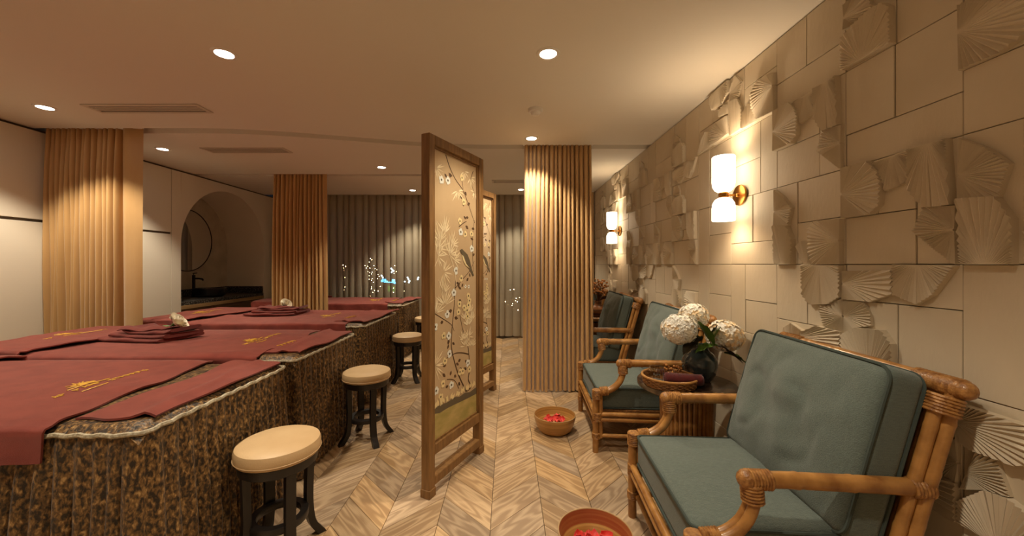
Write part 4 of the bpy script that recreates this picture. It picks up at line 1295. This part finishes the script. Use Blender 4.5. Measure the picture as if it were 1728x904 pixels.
    gt = MB()
    for k in range(24):
        leaf(gt, x0 + .02 + k * .0195, .47 + .004 * (k % 3), rr.uniform(.6, 2.5), .045, .010)
    tag(gt.build('painted_tufts', MT['inkyellow'], silk, smooth=False), kind='stuff')
    return e
sc0 = make_screen()
ANG = math.atan2(.54, .2645)
sc0.location = (-.4355 - .02, 2.10 - .02, 0); sc0.rotation_euler = (0, 0, ANG)
tag(sc0, 'tall wooden screen with painted birds and blossoms on silk, nearest of the two', 'screen', 'painted silk screens')
sc1 = copy_tree(sc0)
sc1.location = (-.405, 3.37, 0); sc1.rotation_euler = (0, 0, ANG)
tag(sc1, 'second painted wooden screen, mostly hidden behind the nearest screen', 'screen', 'painted silk screens')

# ------------------------------------------------------------------ rattan armchairs
def cushion_mb(hx, hy, hz, r, bulge, n=12, wob=0.0, seed=0, M=None):
    """box cushion centred on the origin, softly bulged on its two large faces (+-z)"""
    bm = bmesh.new()
    bmesh.ops.create_cube(bm, size=2.0)
    bmesh.ops.subdivide_edges(bm, edges=list(bm.edges), cuts=n, use_grid_fill=True)
    V = []
    bm.verts.index_update()
    for v in bm.verts:
        a, b, c = v.co
        # push the grid lines towards the edges for a crisp welt
        f = lambda t: math.copysign(abs(t) ** .75, t)
        p = Vector((f(a) * hx, f(b) * hy, c * hz))
        q = Vector((max(-hx + r, min(hx - r, p.x)), max(-hy + r, min(hy - r, p.y)), max(-hz + r, min(hz - r, p.z))))
        d = p - q
        if d.length > 1e-7: p = q + d.normalized() * r
        u, w = p.x / hx, p.y / hy
        g = max(0, 1 - abs(u) ** 2.5) * max(0, 1 - abs(w) ** 2.5)
        p.z += (c if abs(c) > .99 else c) * bulge * g
        if wob:
            k = noise.noise(Vector((p.x * 5 + seed, p.y * 5, c))) + .4 * noise.noise(Vector((p.x * 11 + seed, p.y * 13, c * 2)))
            # creases run from the corners and dents sit in the middle
            cre = (1 - abs(noise.noise(Vector((p.x * 4.2 + p.y * 3.0 + seed, p.y * 6.5 - p.x * 2.5, 5.0 + c))))) ** 7
            puck = math.sin(p.y * 62 + 3 * math.sin(p.y * 9)) * max(0, 1 - (1 - abs(u)) * hx / .07) * .16
            p.z += wob * (k - .55 * cre + puck) * max(g, .12 if abs(c) > .9 else 0) * c
        V.append(tuple(p))
    F = [tuple(v.index for v in fc.verts) for fc in bm.faces]
    bm.free()
    m = MB(); m.add(V, F, M)
    return m
def pipe_loop(hx, hy, hz, r, zz):
    pts = []
    for (cx, cy, a0) in ((hx - r, hy - r, 0), (-hx + r, hy - r, PI / 2), (-hx + r, -hy + r, PI), (hx - r, -hy + r, 1.5 * PI)):
        for k in range(7):
            a = a0 + PI / 2 * k / 6
            pts.append((cx + r * math.cos(a), cy + r * math.sin(a), zz))
    out = []
    for i in range(len(pts)):
        a, b = Vector(pts[i]), Vector(pts[(i + 1) % len(pts)])
        n = max(1, int((b - a).length / .05))
        out += [a + (b - a) * k / n for k in range(n)]
    return out
def wraps(mb, p0, p1, r, n):
    """strips of rattan bound round a joint"""
    p0, p1 = Vector(p0), Vector(p1)
    path, rs = [], []
    for i in range(n * 3 + 1):
        t = i / (n * 3)
        path.append(p0 + (p1 - p0) * t); rs.append(r + (.0036 if i % 3 == 1 else (.0030 if i % 3 == 2 else 0)))
    mb.tube(path, rs, 14)
def bind(parent, p0, p1, r, n):
    b = MB(); wraps(b, p0, p1, r, n)
    return b.build('binding', MT['binding'], parent)
def make_chair():
    e = empty('rattan_armchair', (0, 0, 0))
    hw = .365
    XF, XA, ZA, ZL = -.385, -.205, .615, .415
    def post(z): return .20 + (z - .25) * .276     # leaning back post x at height z
    for s in (-1, 1):
        y = hw * s
        # front leg: a pair of poles bound together
        lg = MB().pole([(XF, y, 0), (XF, y, ZL - .01)], .021, 12).pole([(XF + .034, y, .10), (XF + .034, y, ZL - .01)], .015, 10).build('front_leg', MT['rattan'], e)
        bind(lg, (XF + .008, y, ZL - .045), (XF + .008, y, ZL + .018), .030, 7)
        bind(lg, (XF + .008, y, .215), (XF + .008, y, .275), .029, 6)
        bind(lg, (XF + .004, y, .095), (XF + .004, y, .135), .027, 5)
        # curved arm support: twin canes swept from the leg up to the arm
        sp = MB()
        for dy in (-.013, .013):
            sp.pole(arc((XF + .01, y + dy, ZL), (XA + .005, y + dy, ZL + .005), (XA + .012, y + dy, ZA - .02), 12), .0175, 10)
        sp.build('arm_support', MT['rattan'], e)
        # arm
        xp = post(ZA) + .005
        ar = MB().pole([(XA, y, ZA), (XA + .1, y, ZA + .002), (xp - .1, y + s * .008, ZA + .002), (xp, y + s * .012, ZA)], .0255, 14).build('arm', MT['rattan'], e)
        bind(ar, (XA - .012, y, ZA), (XA + .062, y, ZA), .0285, 8)
        MB().ball((XA - .010, y, ZA), .031, 12, 8).build('woven_cap', MT['binding'], ar)
        bind(ar, (XA + .008, y, ZA - .07), (XA + .004, y, ZA - .008), .031, 6)
        bind(ar, (XF + .03, y, ZL + .003), (XF + .085, y, ZL + .010), .029, 6)
        bind(ar, (xp - .05, y + s * .012, ZA), (xp + .01, y + s * .012, ZA), .028, 6)
        # back post and rear leg
        yb = y + s * .018
        bp = MB()
        bp.pole([(post(.25), yb, .25), (post(.6), yb, .6), (post(.925), yb, .925)], .021, 12)
        bp.pole([(post(.25) - .036, yb - s * .006, .25), (post(.9) - .036, yb - s * .006, .90)], .017, 10)
        bp.pole([(post(.25) - .018, yb - s * .040, .25), (post(.9) - .018, yb - s * .040, .90)], .014, 10)
        bpo = bp.build('back_post', MT['rattan'], e)
        bind(bpo, (post(.845) - .018, yb - s * .008, .845), (post(.90) - .018, yb - s * .008, .90), .042, 6)
        rl = MB().pole([(post(.30), yb, .30), (post(.25) + .01, yb, .20), (.27, yb, 0)], .021, 12).build('rear_leg', MT['rattan'], e)
        bind(rl, (post(.25) + .006, yb, .19), (post(.25), yb, .27), .026, 6)
        # side rails
        sr = MB()
        for z in (.262, .226): sr.pole([(XF, y, z), (post(.25), yb, z)], .0155, 10)
        sr.pole([(XF, y, .115), (.24, yb, .115)], .013, 10)
        sr.build('side_rail', MT['rattan'], e)
    fr = MB()
    for z in (.262, .226): fr.pole([(XF, -hw, z), (XF, hw, z)], .0165, 10)
    fr.build('front_rail', MT['rattan'], e)
    MB().pole([(XF + .02, -hw, .115), (XF + .02, hw, .115)], .012, 10).build('stretcher', MT['rattan'], e)
    MB().pole([(.24, -hw, .115), (.24, hw, .115)], .012, 10).build('stretcher', MT['rattan'], e)
    tr_ = MB().pole([(post(.925), -hw - .035, .925), (post(.925), hw + .035, .925)], .026, 14).build('top_rail', MT['rattan'], e)
    for s in (-1, 1):
        bind(tr_, (post(.925), s * (hw - .10), .925), (post(.925), s * (hw + .04), .925), .029, 14)
        MB().ball((post(.925), s * (hw + .040), .925), .0285, 12, 8).build('woven_cap', MT['binding'], tr_)
    MB().pole([(post(.87) - .02, -hw, .873), (post(.87) - .02, hw, .873)], .015, 10).build('back_rail', MT['rattan'], e)
    MB().pole([(post(.30), -hw, .30), (post(.30), hw, .30)], .015, 10).build('back_rail', MT['rattan'], e)
    cp = MB()
    def cane(u, v):
        z = .31 + .55 * v
        return (post(z) - .012, -hw + .03 + (2 * hw - .06) * u, z)
    cp.grid(cane, 1, 1); cp.build('cane_panel', MT['cane'], e, solid=.006, smooth=False)
    # diagonal cane braces seen between panel and rail
    MB().box(XF + .02, -hw + .01, .268, post(.25), hw - .01, .285).build('seat_deck', MT['cane'], e, smooth=False)
    # seat cushion
    hx_, hy_, hz_ = .325, .335, .075
    M = Matrix.Translation((-.045, 0, .285 + hz_))
    sc = cushion_mb(hx_, hy_, hz_, .024, .024, 26, .009, 3, M).build('seat_cushion', MT['sage'], e, angle=70)
    for zz in (-hz_ + .008, hz_ - .006):
        pp = MB(); pp.tube([M @ Vector(p) for p in pipe_loop(hx_ + .001, hy_ + .001, hz_, .03, zz)], .0055, 6, closed=True)
        pp.build('piping', MT['sagepipe'], sc)
    # back cushion leans on the cane panel
    hx_, hy_, hz_ = .285, .362, .062       # x: up, y: across, z: thickness
    lean = math.atan(.276)
    zc = .690
    M = Matrix.Translation((post(zc) - .118, 0, zc)) @ Matrix.Rotation(-(PI / 2 - lean), 4, 'Y')
    bc = cushion_mb(hx_, hy_, hz_, .035, .055, 40, .026, 11, M).build('back_cushion', MT['sage'], e, angle=70)
    for zz in (-hz_ + .010, hz_ - .010):
        pp = MB(); pp.tube([M @ Vector(p) for p in pipe_loop(hx_ - .002, hy_ - .002, hz_, .05, zz)], .0055, 6, closed=True)
        pp.build('piping', MT['sagepipe'], bc)
    return e
ch0 = make_chair()
for i, (y, dx, rz, label) in enumerate(((1.545, 0, -4, 'nearest rattan armchair with sage green cushions, at lower right'),
                                        (2.945, .012, -3, 'second rattan armchair, its arm just behind the hydrangea vase'),
                                        (4.27, .0, -3, 'third rattan armchair, beyond the one beside the hydrangeas'),
                                        (5.64, .0, -2, 'farthest rattan armchair, behind the dried orange flowers'))):
    o = ch0 if i == 0 else copy_tree(ch0)
    o.location = (1.005 + dx, y, 0); o.rotation_euler = (0, 0, R(rz))
    tag(o, label, 'armchair', 'rattan armchairs along the plaster wall')

# ------------------------------------------------------------------ side tables
TZ = .60
def make_table():
    e = empty('side_table', (0, 0, 0))
    n = 34
    for k in range(n):
        a = 2 * PI * k / n
        pts = [(q * math.cos(a), q * math.sin(a), z) for q, z in ((.168, .02), (.15, .18), (.132, .36), (.140, .555))]
        MB().tube(spline(pts, 3), .0128, 7).build('rattan_pole', MT['rattan'], e)
    MB().lathe([(0, 0), (.17, 0), (.186, .006), (.186, .024), (.17, .030), (0, .03)], 40).build('base_ring', MT['rattan'], e)
    MB().lathe([(0, .548), (.165, .548), (.172, .556), (.165, .566), (0, .566)], 40).build('top_ring', MT['rattan'], e)
    MB().lathe([(.115, .03), (.10, .3), (.115, .55)], 24).build('core', MT['cane'], e)
    MB().lathe([(0, .566), (.268, .566), (.276, .572), (.276, TZ - .006), (.270, TZ), (0, TZ)], 56).build('marble_top', MT['marble'], e, angle=50)
    return e
tb0 = make_table(); tb0.location = (1.07, 2.245, 0)
tag(tb0, 'round side table with dark marble top and rattan pole base, holding the hydrangea vase', 'side table', 'rattan side tables')
tb1 = copy_tree(tb0); tb1.location = (1.10, 4.965, 0)
tag(tb1, 'farther round rattan side table holding the dried orange flowers', 'side table', 'rattan side tables')

# vase with hydrangeas
VX, VY = 1.165, 2.27
tag(MB().lathe([(0, 0), (.055, 0), (.066, .006), (.088, .045), (.100, .09), (.098, .125), (.080, .160), (.055, .180), (.047, .195), (.050, .212), (.055, .216), (.048, .213), (.040, .195), (.045, .175), (.07, .15), (.085, .10), (.06, .03), (0, .02)], 44)
    .build('vase', MT['vase'], loc=(VX, VY, TZ)), 'glossy dark bulbous vase on the marble side table', 'vase')
def leafmesh(mb, base, d, l, w, droop, up=Vector((0, 0, 1))):
    base, d = Vector(base), Vector(d).normalized()
    side = d.cross(up).normalized()
    def fn(u, v):
        t = v; s = (u * 2 - 1)
        ww = w * math.sin(min(1, t * 1.02) * PI) ** .8 * (1 - .25 * t) * s
        p = base + d * (l * t) + side * ww - up * (droop * t * t) + up * (.018 * abs(s) * math.sin(t * PI)) + up * (.004 * math.sin(t * 22) * abs(s))
        return tuple(p)
    mb.grid(fn, 6, 12)
def hydrangea(cx, cy, cz, r, seed, label, leaves, gold):
    rr = random.Random(seed)
    root = Vector((VX, VY, TZ + .10))
    e = empty('hydrangea', root, 0, label, 'flower', 'white hydrangeas in the vase')
    c = Vector((cx, cy, cz)) - root
    neck = Vector((0, 0, .10)) + Vector((c.x, c.y, 0)).normalized() * .02
    MB().tube(spline([(0, 0, 0), tuple(neck), tuple(c * .6 + Vector((0, 0, .06))), tuple(c)], 5), .005, 7).build('stem', MT['stem'], e)
    MB().ball(tuple(c), r * .80, 14, 10, (1, 1, .86)).build('flower_core', MT['floretgold'], e)
    m1, m2 = MB(), MB()
    n = 190
    for k in range(n):
        z = 1 - 2 * (k + .5) / n
        a = k * 2.39996
        q = math.sqrt(1 - z * z)
        nrm = Vector((q * math.cos(a), q * math.sin(a), z))
        p = c + Vector((nrm.x, nrm.y, nrm.z * .88)) * r * rr.uniform(.88, 1.04)
        t1 = nrm.orthogonal().normalized(); t2 = nrm.cross(t1)
        a0 = rr.random() * PI
        mb = m2 if rr.random() < gold else m1
        sz = r * rr.uniform(.15, .21)
        for j in range(4):
            b = a0 + j * PI / 2
            u = t1 * math.cos(b) + t2 * math.sin(b); w = t1 * -math.sin(b) + t2 * math.cos(b)
            mb.add([p, p + u * sz * .6 + w * sz * .5 + nrm * sz * .25, p + u * sz * 1.15 + nrm * sz * .1, p + u * sz * .6 - w * sz * .5 + nrm * sz * .25], [(0, 1, 2, 3)])
    tag(m1.build('florets', MT['floret'], e, smooth=False), kind='stuff')
    tag(m2.build('cream_florets', MT['floretgold'], e, smooth=False), kind='stuff')
    for (b, d, l, w, dr, mt) in leaves:
        m = MB(); leafmesh(m, Vector(b) - root, d, l, w, dr); m.build('leaf', MT[mt], e, angle=80)
    return e
hydrangea(1.020, 2.22, .918, .098, 1, 'largest white hydrangea head, leaning left over the tray', [((1.12, 2.22, .83), (-.3, -.6, .5), .12, .04, .01, 'leafdark'), ((1.11, 2.20, .84), (-.5, -.3, -.15), .13, .042, .03, 'leafdark')], .12)
hydrangea(1.300, 2.24, .872, .102, 2, 'cream white hydrangea head leaning right towards the plaster wall', [((1.20, 2.2, .83), (.75, -.2, -.2), .17, .042, .06, 'leafdark'), ((1.27, 2.2, .78), (.6, -.2, -.1), .13, .036, .04, 'leaf'), ((1.2, 2.22, .86), (.3, -.3, .9), .10, .03, .01, 'leafdark')], .45)
hydrangea(1.185, 2.38, .975, .085, 3, 'white hydrangea head at the back of the vase, half behind green leaves', [((1.20, 2.17, .83), (-.55, -.1, .8), .19, .050, .01, 'leaf'), ((1.22, 2.17, .835), (-.9, -.25, -.12), .16, .042, .02, 'leaf'), ((1.19, 2.18, .84), (.25, -.2, .8), .13, .042, .02, 'leaf')], .3)

# tray with its things
TX, TY = .945, 2.185
ty = empty('wicker_tray', (TX, TY, TZ), 0, 'round woven wicker tray overhanging the marble side table', 'tray')
MB().lathe([(0, .0), (.148, .0), (.150, .004), (.148, .010), (0, .010)], 48).build('tray_floor', MT['tray'], ty)
rim = MB()
for z, q in ((.008, .150), (.018, .153), (.028, .156), (.038, .158), (.047, .160)):
    rim.tube([((q + .0025 * math.sin(a * 22 + z * 300)) * math.cos(a), (q + .0025 * math.sin(a * 22 + z * 300)) * math.sin(a), z) for a in [2 * PI * k / 96 for k in range(96)]], .0062, 6, closed=True)
rim.build('woven_rim', MT['tray'], ty)
MB().tube([(.162 * math.cos(a), .162 * math.sin(a), .056) for a in [2 * PI * k / 64 for k in range(64)]], .008, 8, closed=True).build('rim_band', MT['rattan'], ty)
def roll():
    m = MB()
    def fn(u, v):
        a = u * 2 * PI
        q = .036 * (1 + .05 * math.sin(a * 2 + v * 3) + .04 * noise.noise(Vector((math.cos(a) * 2, math.sin(a) * 2, v * 8))))
        en = min(1, min(v, 1 - v) / .06 + .75)
        return ((v - .5) * .20, q * en * math.cos(a), .037 + q * en * math.sin(a) * .9)
    m.grid(fn, 28, 24)
    m.f.append(tuple(i * 25 for i in range(28))); m.f.append(tuple(i * 25 + 24 for i in reversed(range(28))))
    sp = [(.101, (.006 + .0022 * k * .5) * math.cos(k * .6), .037 + (.006 + .0011 * k) * math.sin(k * .6)) for k in range(24)]
    return m, sp
m, sp = roll()
tw = empty('rolled_towel', (TX + .055, TY - .058, TZ + .012), R(-12), 'rolled maroon towel lying in the wicker tray', 'towel')
m.build('roll', MT['towelroll'], tw, angle=60)
MB().tube(sp, .0028, 5).build('spiral_end', MT['towelroll'], tw)
MB().tube([(-p[0], p[1], p[2]) for p in sp], .0028, 5).build('spiral_end', MT['towelroll'], tw)
tag(MB().lathe([(0, 0), (.026, 0), (.042, .012), (.046, .024), (.043, .024), (.036, .013), (0, .008)], 28).build('small_bowl', MT['stonebowl'], loc=(TX - .092, TY - .03, TZ + .010)),
    'small dark stone bowl at the left of the wicker tray', 'bowl')
gv = MB().lathe([(0, 0), (.034, 0), (.043, .012), (.046, .045), (.042, .072), (.038, .072), (.040, .045), (.036, .014), (0, .008)], 40, wob=lambda a, z: 1 + .05 * math.cos(a * 16))
tag(gv.build('glass_votive', MT['votive'], loc=(TX - .045, TY + .07, TZ + .010)), 'ribbed glass votive holder at the back of the wicker tray', 'votive')
ty.scale = (.92, .92, .92)
db = empty('dried_sprig', (TX + .05, TY + .075, TZ + .010), 0, 'small sprig of golden dried berries in the wicker tray', 'dried flowers')
rr = random.Random(2)
sp_, tw_ = MB(), MB()
for k in range(22):
    a = rr.uniform(0, 2 * PI); q = rr.uniform(.0, .055); z = rr.uniform(.03, .085)
    sp_.ball((q * math.cos(a), q * .6 * math.sin(a), z), .0085, 8, 6)
    tw_.tube([(q * .3 * math.cos(a), 0, .004), (q * math.cos(a), q * .6 * math.sin(a), z)], .0016, 5)
tag(sp_.build('berries', MT['berry'], db), kind='stuff'); tag(tw_.build('twigs', MT['twig'], db), kind='stuff')

# vase with dried orange flowers on the farther table
V2 = (1.20, 4.95, TZ)
m2 = MB().lathe([(0, 0), (.07, 0), (.078, .006), (.092, .05), (.100, .09), (.092, .125), (.062, .155), (.045, .175), (.044, .205), (.055, .222), (.048, .222), (.038, .205), (.04, .175), (.08, .12), (.06, .02), (0, .012)], 40)
tag(m2.build('banded_vase', MT['terracotta'], loc=V2), 'brown banded ceramic vase holding dried orange flowers', 'vase')
df = empty('dried_bouquet', (V2[0], V2[1], TZ + .12), 0, 'bunch of dried orange berry flowers in the banded vase', 'dried flowers')
rr = random.Random(8)
be, tw2, ds = MB(), MB(), MB()
for k in range(95):
    a = rr.uniform(0, 2 * PI); t = rr.uniform(.25, 1) ** .7
    q = .165 * t * rr.uniform(.4, 1); z = .16 + .20 * rr.random() + (.05 * (1 - t))
    p = (q * math.cos(a) * 1.0, q * math.sin(a) * .8, z)
    be.ball(p, rr.uniform(.011, .017), 7, 5, (1, 1, .8))
    if k % 2 == 0: tw2.tube(arc((0, 0, 0), (p[0] * .25, p[1] * .25, z * .7), p, 5), .0022, 4)
tag(be.build('berries', MT['berry'], df), kind='stuff'); tag(tw2.build('stems', MT['twig'], df), kind='stuff')
for k in range(6):
    m = MB(); a = -.5 + k * .35
    leafmesh(m, (.02, 0, .10), (math.cos(a), math.sin(a) * .6 - .2, .55), .17, .018, .05); m.build('dry_leaf', MT['twig'], df, angle=80)

# ------------------------------------------------------------------ foot bowls with petals
def foot_bowl(x, y, label, red):
    e = empty('wooden_bowl', (x, y, 0), 0, label, 'bowl', 'bamboo foot bowls')
    MB().lathe([(0, 0), (.098, 0), (.112, .004), (.130, .022), (.150, .065), (.160, .105), (.163, .128)], 56).build('outer_shell', MT['bamboo'], e)
    MB().lathe([(.163, .128), (.1615, .131), (.158, .131), (.1565, .128)], 56).build('lip', MT['lightwood'], e)
    MB().lathe([(.1565, .128), (.152, .105), (.143, .070)], 56).build('inner_band', MT['bamboored' if red else 'bamboo'], e)  # in the nearest bowl the reflected red is part of the band's colour
    MB().lathe([(.143, .070), (.122, .030), (.10, .014), (0, .012)], 56).build('inner_shell', MT['bamboo'], e)
    MB().lathe([(0, .060), (.1375, .060)], 48).build('water', MT['water'], e)
    r = random.Random(int(y * 10))
    for k in range(15):
        a = r.uniform(0, 2 * PI); q = .075 * math.sqrt(r.random())
        o = empty('rose_petal', (x + q * math.cos(a), y + q * math.sin(a), .068 + .007 * (k % 4) + .004 * r.random()), r.uniform(0, 6.28),
                  'red rose petal heaped in the %s bamboo foot bowl' % ('nearest' if red else 'farther'), 'petal', 'red petals in the %s bowl' % ('nearest' if red else 'farther'))
        o.rotation_euler = (r.uniform(-.5, .5), r.uniform(-.5, .5), r.uniform(0, 6.28))
        def fn(u, v):
            s = u * 2 - 1
            w = .026 * math.sin(min(1, .12 + v * .88) * PI * .78) * s
            return (-.026 + .052 * v, w, .018 * (s * s) * .7 + .010 * (v - .5) ** 2 * 4)
        MB().grid(fn, 5, 6).build('blade', MT['petal'], o, angle=80, solid=.0012)
foot_bowl(.372, 2.935, 'bamboo foot bowl with red petals beside the tall ochre curtain', False)
foot_bowl(.385, 1.64, 'nearest bamboo foot bowl with red petals, cut by the bottom edge', True)

# plug in the wall behind the side table
pl = empty('wall_plug', (WR - .012, 2.42, .10), 0, 'white plug and cable low on the wall behind the side table', 'plug')
MB().box(-.02, -.035, 0, 0, .035, .08, ch=.004).build('socket_plate', MT['plug'], pl, smooth=False)
MB().box(-.045, -.018, .025, -.02, .018, .06, ch=.004).build('plug_body', MT['plug'], pl, smooth=False)
